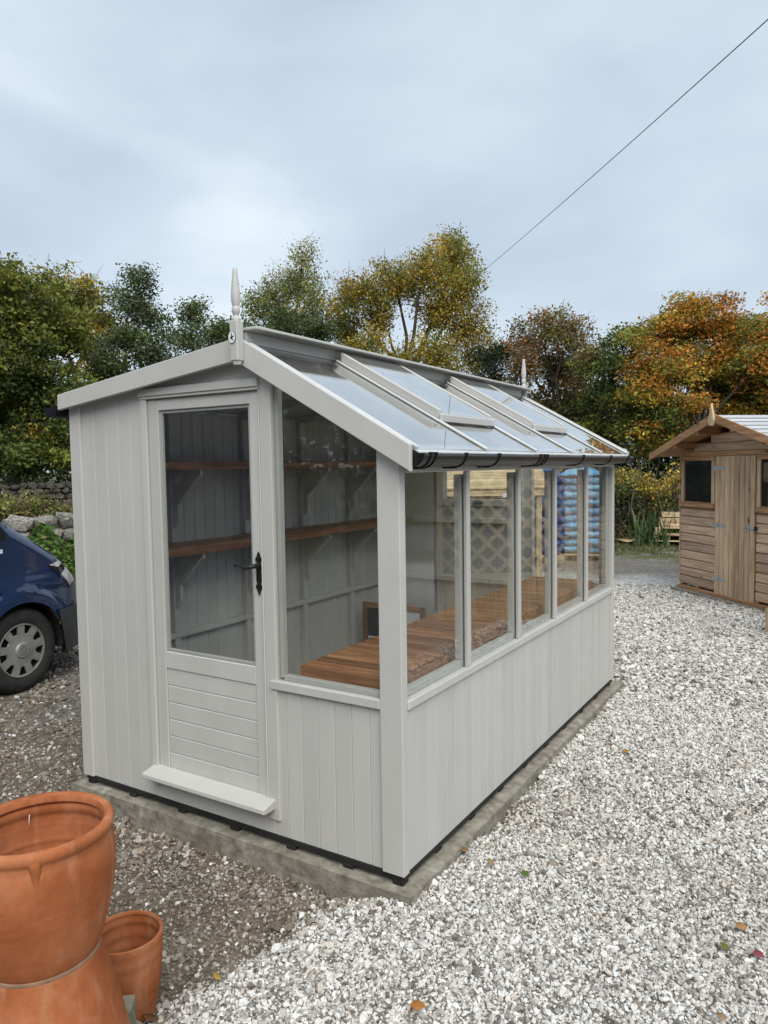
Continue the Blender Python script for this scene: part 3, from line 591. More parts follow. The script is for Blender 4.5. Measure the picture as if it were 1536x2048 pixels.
# upstand and capping board over the ridge
box('ridge_upstand', (-0.748, -0.012, 2.112), (-0.730, 3.13, 2.178), PAINT, G, 0.002)
box('ridge_capping', (-0.800, -0.022, 2.1785), (-0.664, 3.24, 2.192), PAINT, G, 0.003)
box('ridge_flashing', (-0.7295, -0.010, 2.105), (-0.716, 3.12, 2.124), DARK, G, 0)
# opening roof vents
for a, b in ((0.618, 1.216), (1.812, 2.416)):
    h0, h1 = 0.0168, 0.060
    x0, x1 = -0.690, -0.150
    q = lambda x, h: (x, zr(x)+h)
    fr = prism('roof_vent', [q(x0, h0), q(x1, h0), q(x1, h1), q(x0, h1)], 1, a, a+0.030, PAINT, G, 0.003)
    prism('vent_rail', [q(x0, h0), q(x1, h0), q(x1, h1), q(x0, h1)], 1, b-0.030, b, PAINT, fr, 0.003)
    prism('vent_rail', [q(x0, h0), q(x0+0.04, h0), q(x0+0.04, h1-0.006), q(x0, h1-0.006)], 1, a+0.0305, b-0.0305, PAINT, fr, 0.002)
    prism('vent_rail', [q(x1-0.035, h0), q(x1+0.004, h0), q(x1+0.004, h1-0.016), q(x1-0.035, h1-0.016)], 1, a+0.0305, b-0.0305, PAINT, fr, 0.002)
    prism('vent_pane', [q(x0+0.010, h1-0.0055), q(x1+0.012, h1-0.0125), q(x1+0.012, h1-0.0085), q(x0+0.010, h1-0.0015)], 1, a+0.031, b-0.031, GLASS_ROOF, fr)
    prism('vent_drip', [q(x1+0.0045, h0-0.004), q(x1+0.016, h0-0.004), q(x1+0.016, h1-0.014), q(x1+0.0045, h1-0.014)], 1, a-0.004, b+0.004, PAINT, fr, 0.002)
# barge boards front and rear
for y0, y1 in ((-0.050, -0.0285), (LEN+0.0805, LEN+0.102)):
    prism('barge_board', [(RX, 2.149), (-1.985, 1.988), (-1.985, 1.910), (RX, 2.054)], 1, y0, y1, PAINT, G, 0.003)
    zb = lambda x: 2.149-0.569*(x-RX)
    prism('barge_board', [(RX+0.0005, zb(RX)), (0.078, zb(0.078)), (0.078, zb(0.078)-0.102), (RX+0.0005, zb(RX)-0.108)], 1, y0, y1, PAINT, G, 0.003)
prism('soffit', [(-1.97, zl(-1.97)-0.02), (RX, zl(RX)-0.02), (RX, zl(RX)-0.001), (-1.97, zl(-1.97)-0.001)], 1, -0.028, -0.0005, PAINT, G)
# turned finials
for y0 in (-0.0925, LEN+0.0605):
    cx, cy = -0.730, y0+0.021
    fn = box('finial', (-0.751, y0, 2.045), (-0.709, y0+0.042, 2.212), PAINT, G, 0.004)
    V, F = [], []
    lathe('finial_foot', [(0.0, 2.028), (0.017, 2.031), (0.018, 2.036), (0.0195, 2.0445)], PAINT, fn, (cx, cy, 0), 20)
    lathe('finial_spire', [(0.0185, 2.2125), (0.0195, 2.219), (0.017, 2.224), (0.0115, 2.230), (0.0115, 2.236), (0.0135, 2.239), (0.0165, 2.246), (0.0178, 2.255), (0.0165, 2.264), (0.0138, 2.270), (0.0150, 2.274), (0.0178, 2.290), (0.0190, 2.306), (0.0185, 2.325), (0.0165, 2.348), (0.0135, 2.378), (0.0108, 2.404), (0.0092, 2.422), (0.0070, 2.427), (0.0, 2.428)], PAINT, fn, (cx, cy, 0), 32)
    if y0 < 0:
        bz, bx, by = 2.142, -0.7345, y0-0.0005
        bd = prism('badge', [(bx+0.0195*math.cos(t), bz+0.0245*math.sin(t)) for t in np.linspace(0, 2*math.pi, 33)[:-1]], 1, by-0.003, by, WHITE, fn, 0.0005)
        sw_ = [(-.62, -.12), (-.30, .06), (-.10, .10), (-.22, .42), (-.02, .75), (.16, .88), (.02, .52), (.10, .12), (.34, .22), (.72, .30), (.40, .08), (.74, .06), (.30, -.06), (.10, -.14), (.30, -.42), (.62, -.58), (.16, -.54), (-.20, -.26)]
        prism('swallow_emblem', [(bx+0.017*u, bz+0.0215*v) for u, v in sw_], 1, by-0.0042, by-0.0032, NAVY, bd)
        V, F = lathe_geo([(0.0195, 0.0), (0.0205, 0.0), (0.0205, -0.003), (0.0195, -0.003)], 32)
        V = [(bx+v[0], by+v[2], bz+v[1]*1.25) for v in V]; mobj('badge_rim', V, F, NAVY, bd)
# gutters
def gutter(xc, zt, y0, y1, ybr, side):
    n = 12; r0, r1 = 0.050, 0.046; V = []; F = []
    for y in (y0, y1):
        for r in (r0, r1):
            V += [(xc+r*math.cos(math.pi+math.pi*k/n), y, zt+r*math.sin(math.pi+math.pi*k/n)) for k in range(n+1)]
    m = n+1
    for k in range(n):
        F += [[k, k+1, 2*m+k+1, 2*m+k], [m+k+1, m+k, 3*m+k, 3*m+k+1]]
    F += [[0, 2*m, 3*m, m], [n, m+n, 3*m+n, 2*m+n]]
    g = mobj('gutter', V, F, BLACK, G, smooth=True)
    for y in (y0, y1):
        prism('stop_end', [(xc+0.053*math.cos(math.pi+math.pi*k/14), zt+0.002+0.053*math.sin(math.pi+math.pi*k/14)) for k in range(15)], 1, y-0.004, y+0.004, BLACK, g)
    for yb_, wd in ybr:
        out = [(xc+0.0545*math.cos(math.pi+math.pi*k/14), zt+0.0545*math.sin(math.pi+math.pi*k/14)) for k in range(15)]
        inn = [(xc+0.0505*math.cos(math.pi+math.pi*k/14), zt+0.0505*math.sin(math.pi+math.pi*k/14)) for k in range(15)][::-1]
        V = []; q = out+inn; n2 = len(q)
        for y in (yb_-wd, yb_+wd): V += [(x, y, z) for x, z in q]
        F = []
        for k in range(n2): F.append([k, (k+1) % n2, n2+(k+1) % n2, n2+k])
        for k in range(14): F += [[k, k+1, n2-2-k, n2-1-k][::-1], [n2+k, n2+k+1, 2*n2-2-k, 2*n2-1-k]]
        b = mobj('gutter_bracket', V, F, BLACK, g)
        box('bracket_lip', (xc+side*0.046-0.006, yb_-wd, zt), (xc+side*0.046+0.010, yb_+wd, zt+0.006), BLACK, b, 0.001)
        box('bracket_arm', (min(xc-side*0.056, xc), yb_-wd-0.004, zt-0.058), (max(xc-side*0.056, xc), yb_+wd+0.004, zt-0.0505), BLACK, b, 0.001)
gutter(0.0715, 1.6455, -0.020, 3.235, [(0.035, 0.006), (0.075, 0.006), (0.34, 0.006), (0.68, 0.0065), (1.215, 0.010), (1.27, 0.0055), (1.31, 0.0055), (1.945, 0.0065), (2.55, 0.0065), (3.02, 0.0065), (3.19, 0.0065)], 1)
gutter(-2.045, 1.925, -0.045, 3.20, [(0.06, 0.007), (1.0, 0.007), (2.0, 0.007), (3.0, 0.007)], -1)
# black bearers and pads under the walls
box('bearer', (-1.955, 0.014, -0.026), (-0.010, 0.052, -0.0005), DARK, G, 0.002)
box('bearer', (-0.052, 0.0525, -0.026), (-0.010, 3.048, -0.0005), DARK, G, 0.002)
box('bearer', (-1.955, 0.0525, -0.026), (-1.915, 3.048, -0.0005), DARK, G, 0.002)
box('bearer', (-1.955, 3.0485, -0.026), (-0.010, 3.088, -0.0005), DARK, G, 0.002)
for x in (-1.945, -1.62, -1.27, -0.93, -0.60, -0.30, -0.062): box('bearer_pad', (x, 0.012, -0.046), (x+0.048, 0.06, -0.0265), DARK, G, 0.002)
for y in np.arange(0.3, 3.1, 0.34): box('bearer_pad', (-0.060, y, -0.046), (-0.016, y+0.05, -0.0265), DARK, G, 0.002)

# slatted potting bench inside
B = thing('potting_bench', 'brown slatted potting bench along the glazed side inside the greenhouse', 'bench', (-0.31, 1.55, -0.045))
O = Vector((-0.31, 1.55, -0.045))
def bb(name, lo, hi, mat, parent=B, bev=0.004): return box(name, Vector(lo)-O, Vector(hi)-O, mat, parent, bev)
k = 0; y = 0.112
while y < 2.90:
    j = rng.uniform(-.004, .004); bb('slat', (-0.556+j, y, 0.732), (-0.105+j, y+0.056, 0.754), STAIN_X, B, 0.007); y += 0.0785; k += 1
bb('end_board', (-0.556, 0.080, 0.682), (-0.105, 0.104, 0.750), STAIN_X)
bb('end_board', (-0.550, 2.940, 0.675), (-0.105, 2.962, 0.735), STAIN_X)
bb('side_rail', (-0.535, 0.105, 0.672), (-0.512, 2.939, 0.7315), STAIN_Y); bb('side_rail', (-0.140, 0.105, 0.672), (-0.117, 2.939, 0.7315), STAIN_Y)
for y in (0.12, 1.5, 2.87):
    for x in (-0.51, -0.185): bb('leg', (x, y, -0.045), (x+0.044, y+0.044, 0.7315), STAIN_X)

# framed sample board standing behind the bench
A = thing('sample_board', 'small wooden framed sample board with dark and pale panels standing behind the bench', 'display board', (-1.55, 2.50, -0.045))
def fr(name, lo, hi, mat, parent=A, bev=0.003): return box(name, lo, hi, mat, parent, bev)
wdt = 0.285; zt = 0.565
fr('frame_stile', (-wdt, -0.012, 0), (-wdt+0.042, 0.012, zt), STAIN_X); fr('frame_stile', (wdt-0.042, -0.012, 0), (wdt, 0.012, zt), STAIN_X)
fr('frame_rail', (-wdt+0.0425, -0.012, zt-0.042), (wdt-0.0425, 0.012, zt), STAIN_X); fr('frame_rail', (-wdt+0.0425, -0.012, 0.19), (wdt-0.0425, 0.012, 0.225), STAIN_X)
fr('dark_panel', (-wdt+0.0425, -0.004, 0.2255), (-0.03, 0.004, zt-0.0425), NAVY); fr('pale_panel', (-0.0295, -0.004, 0.2255), (wdt-0.0425, 0.004, zt-0.0425), WHITE)
for x in (-0.235, -0.125, 0.0, 0.12):
    lb = fr('label', (x, -0.0065, 0.235), (x+0.085, -0.0045, 0.295), WHITE, A, 0.0005)
    for q, (u, w) in enumerate(((0.012, 0.050), (0.022, 0.036))): fr('label_print', (x+u, -0.0075, 0.272-q*0.02), (x+u+w, -0.0067, 0.280-q*0.02), NAVY, lb, 0)
beam('back_strut', (0, 0.013, 0.50), (0, 0.20, 0.01), 0.03, 0.012, STAIN_X, A)

# ------------------------------------------------------------------ terracotta pots on a pallet
def pot_profile(outer, thick, ripple=0.0012, nr=40):
    """closed lathe profile from outer (r,z) list rim..base, plus an inner wall with throwing rings"""
    zs = np.array([p[1] for p in outer]); rs = np.array([p[0] for p in outer])
    prof = list(outer)+[(0.0, outer[-1][1])]
    zi = np.linspace(zs[-1]+thick, zs[0]-0.004, nr); o = np.argsort(zs); ri = np.interp(zi, zs[o], rs[o])-thick
    inner = [(0.0, zi[0])]+[(max(0.001, r+ripple*math.sin(z*150)), z) for r, z in zip(ri, zi)]
    return prof, inner
PX, PY = -0.297, -1.313
T = thing('terracotta_bowl', 'large round terracotta bowl with a rolled rim on top of the upturned pot', 'plant pot', (PX, PY, 0.388))
outer = [(0.160, 0.326), (0.166, 0.3305), (0.174, 0.330), (0.1805, 0.325), (0.183, 0.316), (0.181, 0.306), (0.176, 0.300), (0.1745, 0.294), (0.1785, 0.280), (0.1825, 0.255), (0.1835, 0.225), (0.181, 0.18), (0.174, 0.13), (0.163, 0.08), (0.150, 0.035), (0.141, 0.008), (0.136, 0.0)]
pr, inn = pot_profile(outer, 0.014, 0.0022, 70)
lathe('bowl_wall', pr, TERRA, T, n=96); lathe('bowl_inside', [(0.160, 0.326), (0.156, 0.320), (0.155, 0.310)]+[(min(r, 0.1675), z) for r, z in inn[::-1] if z < 0.300], TERRA, T, n=96)
# drip of clay below the rim, and the thread hanging inside
ang = math.atan2(CAM[1]-PY, CAM[0]-PX)-0.06
dp = [(0.1735*math.cos(ang+a), 0.1735*math.sin(ang+a), z) for a, z in ((0, 0.312), (0.006, 0.298), (0.014, 0.284), (0.012, 0.268), (0.012, 0.25), (0.014, 0.232))]
V, F = tube_geo(dp, [0.014, 0.0145, 0.0125, 0.011, 0.0098, 0.007], 8); mobj('clay_drip', V, F, TERRA, T, smooth=True)
ia = math.atan2(CAM[1]-PY, CAM[0]-PX)+math.pi+0.10
tube('thread', [(0.1655*math.cos(ia), 0.1655*math.sin(ia), 0.288), (0.160*math.cos(ia+.02), 0.160*math.sin(ia+.02), 0.275), (0.157*math.cos(ia+.03), 0.157*math.sin(ia+.03), 0.252)], 0.0012, WHITE, T, 6)
T = thing('upturned_pot', 'big terracotta pot turned upside down beneath the bowl', 'plant pot', (PX, PY, -0.065))
prf = [(0.0, 0.4525), (0.125, 0.4525), (0.134, 0.449), (0.139, 0.441), (0.140, 0.432), (0.150, 0.40), (0.166, 0.345), (0.182, 0.28), (0.195, 0.215), (0.207, 0.145), (0.216, 0.085), (0.219, 0.07), (0.231, 0.066), (0.236, 0.055), (0.236, 0.02), (0.231, 0.004), (0.221, 0.0), (0.212, 0.01), (0.207, 0.08), (0.174, 0.26), (0.13, 0.425), (0.0, 0.426)]
lathe('pot_wall', prf, TERRA, T, n=96)
lathe('mortar_ring', [(0.1365, 0.4527), (0.1395, 0.4512), (0.1398, 0.447), (0.1388, 0.443)], DUST, T, n=64)
T = thing('small_pot', 'smaller deep terracotta pot standing beside the stacked pair', 'plant pot', (-0.470, -0.926, -0.115))
outer = [(0.1036, 0.268), (0.1072, 0.270), (0.1107, 0.267), (0.1120, 0.258), (0.1107, 0.246), (0.1084, 0.238), (0.1093, 0.225), (0.1084, 0.20), (0.1067, 0.195), (0.1072, 0.188), (0.1036, 0.14), (0.0956, 0.08), (0.0858, 0.03), (0.0814, 0.0)]
pr, inn = pot_profile(outer, 0.011, 0.0011)
lathe('pot_wall', pr, TERRA, T, n=80); lathe('pot_inside', [(0.1036, 0.268), (0.0996, 0.262)]+[(min(r, 0.1005), z) for r, z in inn[::-1] if z < 0.258], TERRA, T, n=80)
RED = surf('red_print', [(0.3, (0.42, 0.02, 0.035)), (0.7, (0.5, 0.03, 0.05))], scale=5, rough=0.4, bump=0)
la = math.atan2(CAM[1]+0.93, CAM[0]+0.462)-0.72
def curved_label(name, z0, z1, a0, a1, r, mat, parent):
    V = []; n = 8
    for i in range(n+1):
        a = a0+(a1-a0)*i/n
        for z in (z0, z1): rr = r+(z-0.14)*0.10; V.append((rr*math.cos(a), rr*math.sin(a), z))
    for i in range(n+1):
        a = a0+(a1-a0)*i/n
        for z in (z0, z1): rr = r-0.001+(z-0.14)*0.10; V.append((rr*math.cos(a), rr*math.sin(a), z))
    m = 2*(n+1)
    F = [[2*i, 2*i+2, 2*i+3, 2*i+1] for i in range(n)]+[[m+2*i, m+2*i+1, m+2*i+3, m+2*i+2] for i in range(n)]
    F += [[0, 1, m+1, m], [2*n, m+2*n, m+2*n+1, 2*n+1]]
    return mobj(name, V, F, mat, parent)
lb = curved_label('price_label', 0.115, 0.165, la-0.19, la+0.19, 0.1062, WHITE, T)
curved_label('label_band', 0.138, 0.165, la-0.19, la+0.19, 0.1070, RED, lb)
T = thing('pallet_base', 'weathered grey timber pallet corner under the terracotta pots', 'pallet', (PX-0.05, PY-0.02, GZ))
for i in range(5): box('deck_board', (-0.62, -0.36+i*0.155, 0.043), (0.22, -0.36+i*0.155+0.10, 0.0645), GREYWOOD, T)
for x in (-0.62, -0.22, 0.13): box('runner', (x, -0.36, -0.02), (x+0.09, 0.36, 0.0425), GREYWOOD, T)
T = thing('timber_block', 'short mossy timber block between the upturned pot and the small pot', 'timber', (-0.335, -1.045, -0.12), R_(38))
box('block', (-0.022, -0.04, 0.0), (0.022, 0.04, 0.165), GREYWOOD, T, 0.004)

# ------------------------------------------------------------------ blue van
def van():
    T = thing('panel_van', 'dark blue panel van parked behind the greenhouse, nose visible', 'van', (-4.98, 0.83, GZ), R_(7))
    WC = 0.335; AR = 0.378
    def w(y): return 1.0-0.55*(max(0, y-0.27)/0.73)**2.3
    tops = [(-4.45, 2.45), (-4.35, 2.52), (-1.35, 2.52), (-1.0, 2.42), (-0.50, 1.86), (-0.075, 1.335), (0.0, 1.285), (0.15, 1.19), (0.32, 1.075), (0.46, 0.97), (0.60, 0.85), (0.76, 0.73), (0.90, 0.65), (1.0, 0.62)]
    ty = [a for a, b in tops]; tz = [b for a, b in tops]
    def zt(y): return float(np.interp(y, ty, tz))
    def bulge(z): # half-width factor by height: shoulder crease and tumblehome
        x = 1.0
        if z > 0.98: x -= 0.012+0.045*(z-0.98)**1.3
        if 0.80 < z <= 0.98: x -= 0.022*math.sin((z-0.80)/0.18*math.pi/2)**2-0.010
        if z < 0.5: x -= 0.04*(0.5-z)
        return x
    def lowz(y, cut=True):
        z = 0.30
        for yc in (0.0, -3.64):
            if abs(y-yc) < AR: z = max(z, WC+math.sqrt(AR*AR-(y-yc)**2))
        return z
    cols = sorted(set([round(v, 4) for v in list(np.linspace(-4.45, -0.9, 60))+list(np.linspace(-0.9, 1.0, 86))+[s*AR*math.cos(t)+yc for yc in (0, -3.64) for s in (1, -1) for t in np.linspace(0.001, 1.5, 16)]]))
    NR = 26; V = []; F = []
    def sx(y, z): 
        b = bulge(z); t = zt(y)
        edge = max(0.0, 1-(t-z)/0.10); b -= 0.05*edge**2                      # soft upper edge
        fl = 0.0
        for yc in (0, -3.64):                                                # flared wheel arch
            r = math.hypot(y-yc, z-WC)
            if r < 0.50: fl = max(fl, 0.030*(1-max(0, (r-0.45))/0.05 if r > 0.45 else 1))
        return b*w(y)+fl*(1 if y < 0.5 else 0.4)
    for s in (1, -1):
        base = len(V)
        for y in cols:
            z0 = lowz(y); z1 = zt(y)
            for k in range(NR):
                z = z0+(z1-z0)*(k/(NR-1)); V.append((s*sx(y, z), y, z))
        for i in range(len(cols)-1):
            for k in range(NR-1):
                a = base+i*NR+k; q = [a, a+NR, a+NR+1, a+1]; F.append(q if s > 0 else q[::-1])
    # roof, windscreen and bonnet between the two side tops
    NT = 9; base = len(V)
    for y in cols:
        xe = sx(y, zt(y)); 
        for k in range(NT):
            u = -1+2*k/(NT-1); V.append((u*xe, y+(0.10*(1-u*u) if y > 0.5 else 0), zt(y)+0.025*(1-u*u)))
    for i in range(len(cols)-1):
        for k in range(NT-1): a = base+i*NT+k; F.append([a, a+1, a+NT+1, a+NT])
    # nose and tail panels
    for y, fl in ((cols[-1], 1), (cols[0], -1)):
        base = len(V); xe = sx(y, 0.5)
        for u in np.linspace(-1, 1, NT):
            for z in (0.30, zt(y)): V.append((u*xe, y+(0.10*(1-u*u) if y > 0.5 else 0), z+(0.05*(1-u*u) if z > 0.4 else 0)))
        for k in range(NT-1): F.append([base+2*k, base+2*k+2, base+2*k+3, base+2*k+1])
    body = mobj('body', V, F, VANBLUE, T, autosmooth=38, rec=False)
    def patch(name, corners, off, mat, parent, nu=12, nv=8, th=0.006):
        """panel lying on the right flank, corners in (y,z)"""
        V = []; F = []
        (a, b, c, d) = corners
        for o in (off, off-th):
            for i in range(nu+1):
                u = i/nu
                for j in range(nv+1):
                    v = j/nv
                    y = (a[0]*(1-u)+b[0]*u)*(1-v)+(d[0]*(1-u)+c[0]*u)*v; z = (a[1]*(1-u)+b[1]*u)*(1-v)+(d[1]*(1-u)+c[1]*u)*v
                    V.append((sx(y, min(z, zt(y)))+o, y, z))
        m = (nu+1)*(nv+1); ix = lambda i, j, s=0: s*m+i*(nv+1)+j
        for i in range(nu):
            for j in range(nv): F += [[ix(i, j), ix(i+1, j), ix(i+1, j+1), ix(i, j+1)], [ix(i, j, 1), ix(i, j+1, 1), ix(i+1, j+1, 1), ix(i+1, j, 1)]]
        for i in range(nu): F += [[ix(i, 0), ix(i, 0, 1), ix(i+1, 0, 1), ix(i+1, 0)], [ix(i, nv), ix(i+1, nv), ix(i+1, nv, 1), ix(i, nv, 1)]]
        for j in range(nv): F += [[ix(0, j), ix(0, j+1), ix(0, j+1, 1), ix(0, j, 1)], [ix(nu, j), ix(nu, j, 1), ix(nu, j+1, 1), ix(nu, j+1)]]
        return mobj(name, V, F, mat, parent, autosmooth=40)
    patch('bumper', [(0.372, 0.25), (1.005, 0.25), (1.005, 0.605), (0.30, 0.605)], 0.022, VANGREY, T)
    patch('bumper_strip', [(0.50, 0.608), (0.99, 0.608), (0.99, 0.632), (0.54, 0.632)], 0.010, VANBLUE, T, 12, 2)
    hl = patch('headlight', [(0.255, 0.975), (0.475, 0.755), (0.560, 0.825), (0.385, 1.005)], 0.006, DARKGLASS, T, 10, 6)
    patch('lamp_reflector', [(0.262, 0.974), (0.345, 0.950), (0.425, 0.972), (0.382, 1.000)], 0.009, LAMP, hl, 6, 3, 0.002)
    patch('running_light', [(0.375, 0.885), (0.478, 0.775), (0.548, 0.822), (0.455, 0.935)], 0.009, LAMP, hl, 6, 3, 0.002)
    patch('side_window', [(-0.86, 1.255), (-0.30, 1.255), (-0.60, 1.78), (-0.86, 1.90)], 0.004, DARKGLASS, T, 8, 8)
    patch('quarter_window', [(-0.25, 1.20), (-0.10, 1.215), (-0.15, 1.32), (-0.27, 1.40)], 0.004, DARKGLASS, T, 4, 4)
    patch('model_badge', [(-0.19, 1.115), (-0.145, 1.115), (-0.145, 1.145), (-0.19, 1.145)], 0.005, WHITE, T, 2, 2, 0.003)
    patch('door_seam', [(-0.255, 0.78), (-0.248, 0.78), (-0.288, 1.22), (-0.295, 1.22)], 0.002, BLACK, T, 2, 8, 0.002)
    tube('door_mirror', [(0.98, -0.33, 1.33), (1.10, -0.33, 1.40), (1.12, -0.33, 1.60)], [0.05, 0.09, 0.08], BLACK, T, 10)
    # wheel-well linings and floor
    for yc in (0.0, -3.64):
        for s in (1, -1):
            V = []; n = 20
            for t in np.linspace(-0.15, math.pi+0.15, n):
                for x in (s*0.985, s*0.55): V.append((x, yc+(AR+0.002)*math.cos(t), WC+(AR+0.002)*math.sin(t)))
            F = [[2*i, 2*i+1, 2*i+3, 2*i+2] for i in range(n-1)]
            b0 = len(V); V += [(s*0.55, yc+(AR+0.002)*math.cos(t), WC+(AR+0.002)*math.sin(t)) for t in np.linspace(-0.15, math.pi+0.15, n)]; F.append(list(range(b0, b0+n)))
            mobj('wheel_liner', V, F, DARK, T)
    box('underfloor', (-0.88, -4.3, 0.30), (0.88, 0.70, 0.36), DARK, T)
    patch('mud_lip', [(0.365, 0.235), (0.42, 0.215), (0.43, 0.26), (0.40, 0.42)], -0.01, BLACK, T, 3, 4, 0.03)
    # wheels
    def wheel(x, y, s):
        prof = [(0.205, -0.045), (0.215, -0.012), (0.245, 0.0), (0.290, -0.004), (0.312, -0.014), (0.328, -0.034), (0.333, -0.060), (0.333, -0.165), (0.322, -0.195), (0.28, -0.21), (0.205, -0.18)]
        Vv, Ff = lathe_geo(prof, 72); Vv = [(x+s*v[2], y+v[0], 0.333+v[1]) for v in Vv]
        ty_ = mobj('wheel', Vv, Ff, RUBBER, T, autosmooth=50)
        tv = []; tf = []                                                    # tread blocks
        for i in range(72):
            t = 2*math.pi*i/72
            for dx0 in (-0.062, -0.105, -0.150):
                b0 = len(tv)
                for r in (0.331, 0.338):
                    for da, dx in ((-0.028, 0), (0.028, 0), (0.028, 0.034), (-0.028, 0.034)): tv.append((x+s*(dx0-dx+0.017), y+r*math.cos(t+da), 0.333+r*math.sin(t+da)))
                tf += [[b0+4, b0+5, b0+6, b0+7]]+[[b0+q, b0+(q+1) % 4, b0+4+(q+1) % 4, b0+4+q] for q in range(4)]
        mobj('tread', tv, tf, RUBBER, ty_)
        Vv, Ff = lathe_geo([(0.0, -0.06), (0.20, -0.055), (0.21, -0.03)], 48); mobj('wheel_disc', [(x+s*v[2], y+v[0], 0.333+v[1]) for v in Vv], Ff, DARK, ty_)
        # hub cap: outer ring, nine broad spokes, centre boss
        V = []; F = []
        def add(poly2, d0, d1):
            b = len(V); n = len(poly2)
            for d in (d0, d1): V.extend([(x+s*d, y+p[0], 0.333+p[1]) for p in poly2])
            F.append(list(range(b, b+n))); F.append(list(range(b+n, b+2*n))[::-1]); F.extend([[b+i, b+(i+1) % n, b+n+(i+1) % n, b+n+i] for i in range(n)])
        Vr, Fr = lathe_geo([(0.197, -0.03), (0.199, -0.012), (0.207, -0.010), (0.212, -0.018), (0.212, -0.03)], 72)
        b = len(V); V.extend([(x+s*v[2], y+v[0], 0.333+v[1]) for v in Vr]); F.extend([[i+b for i in f] for f in Fr])
        Vr, Fr = lathe_geo([(0.0, -0.004), (0.040, -0.003), (0.052, -0.001), (0.058, -0.006), (0.064, -0.012), (0.128, -0.017), (0.134, -0.03)], 72)
        b = len(V); V.extend([(x+s*v[2], y+v[0], 0.333+v[1]) for v in Vr]); F.extend([[i+b for i in f] for f in Fr])
        for k in range(9):
            t = 2*math.pi*(k+0.25)/9; c_, s_ = math.cos(t), math.sin(t)
            pl_ = [(0.120, -0.034), (0.140, -0.028), (0.198, -0.032), (0.198, 0.032), (0.140, 0.028), (0.120, 0.034)]
            add([(a*c_-b_*s_, a*s_+b_*c_) for a, b_ in pl_], -0.030, -0.0155)
        hc = mobj('hub_cap', V, F, HUBCAP, ty_, autosmooth=35)
        # round emblem: ring with a V over a W
        Vr, Fr = lathe_geo([(0.030, 0.002), (0.034, 0.002), (0.034, -0.004), (0.030, -0.004)], 40); mobj('emblem_ring', [(x+s*v[2], y+v[0], 0.333+v[1]) for v in Vr], Fr, GALV, hc)
        V.clear(); F.clear()
        def stroke(p, q, wd=0.0035):
            d = np.array(q)-np.array(p); n_ = np.array([-d[1], d[0]])/np.hypot(*d)*wd/2; p, q = np.array(p), np.array(q)
            add([tuple(p-n_), tuple(q-n_), tuple(q+n_), tuple(p+n_)], -0.004, 0.0015)
        for p, q in (((-.012, .027), (0, .004)), ((0, .004), (.012, .027)), ((-.024, .018), (-.012, -.025)), ((-.012, -.025), (0, -.002)), ((0, -.002), (.012, -.025)), ((.012, -.025), (.024, .018))): stroke(p, q)
        mobj('emblem_letters', V, F, GALV, hc)
    for y in (0.0, -3.64):
        wheel(0.985, y, 1); wheel(-0.985, y, -1)
van()

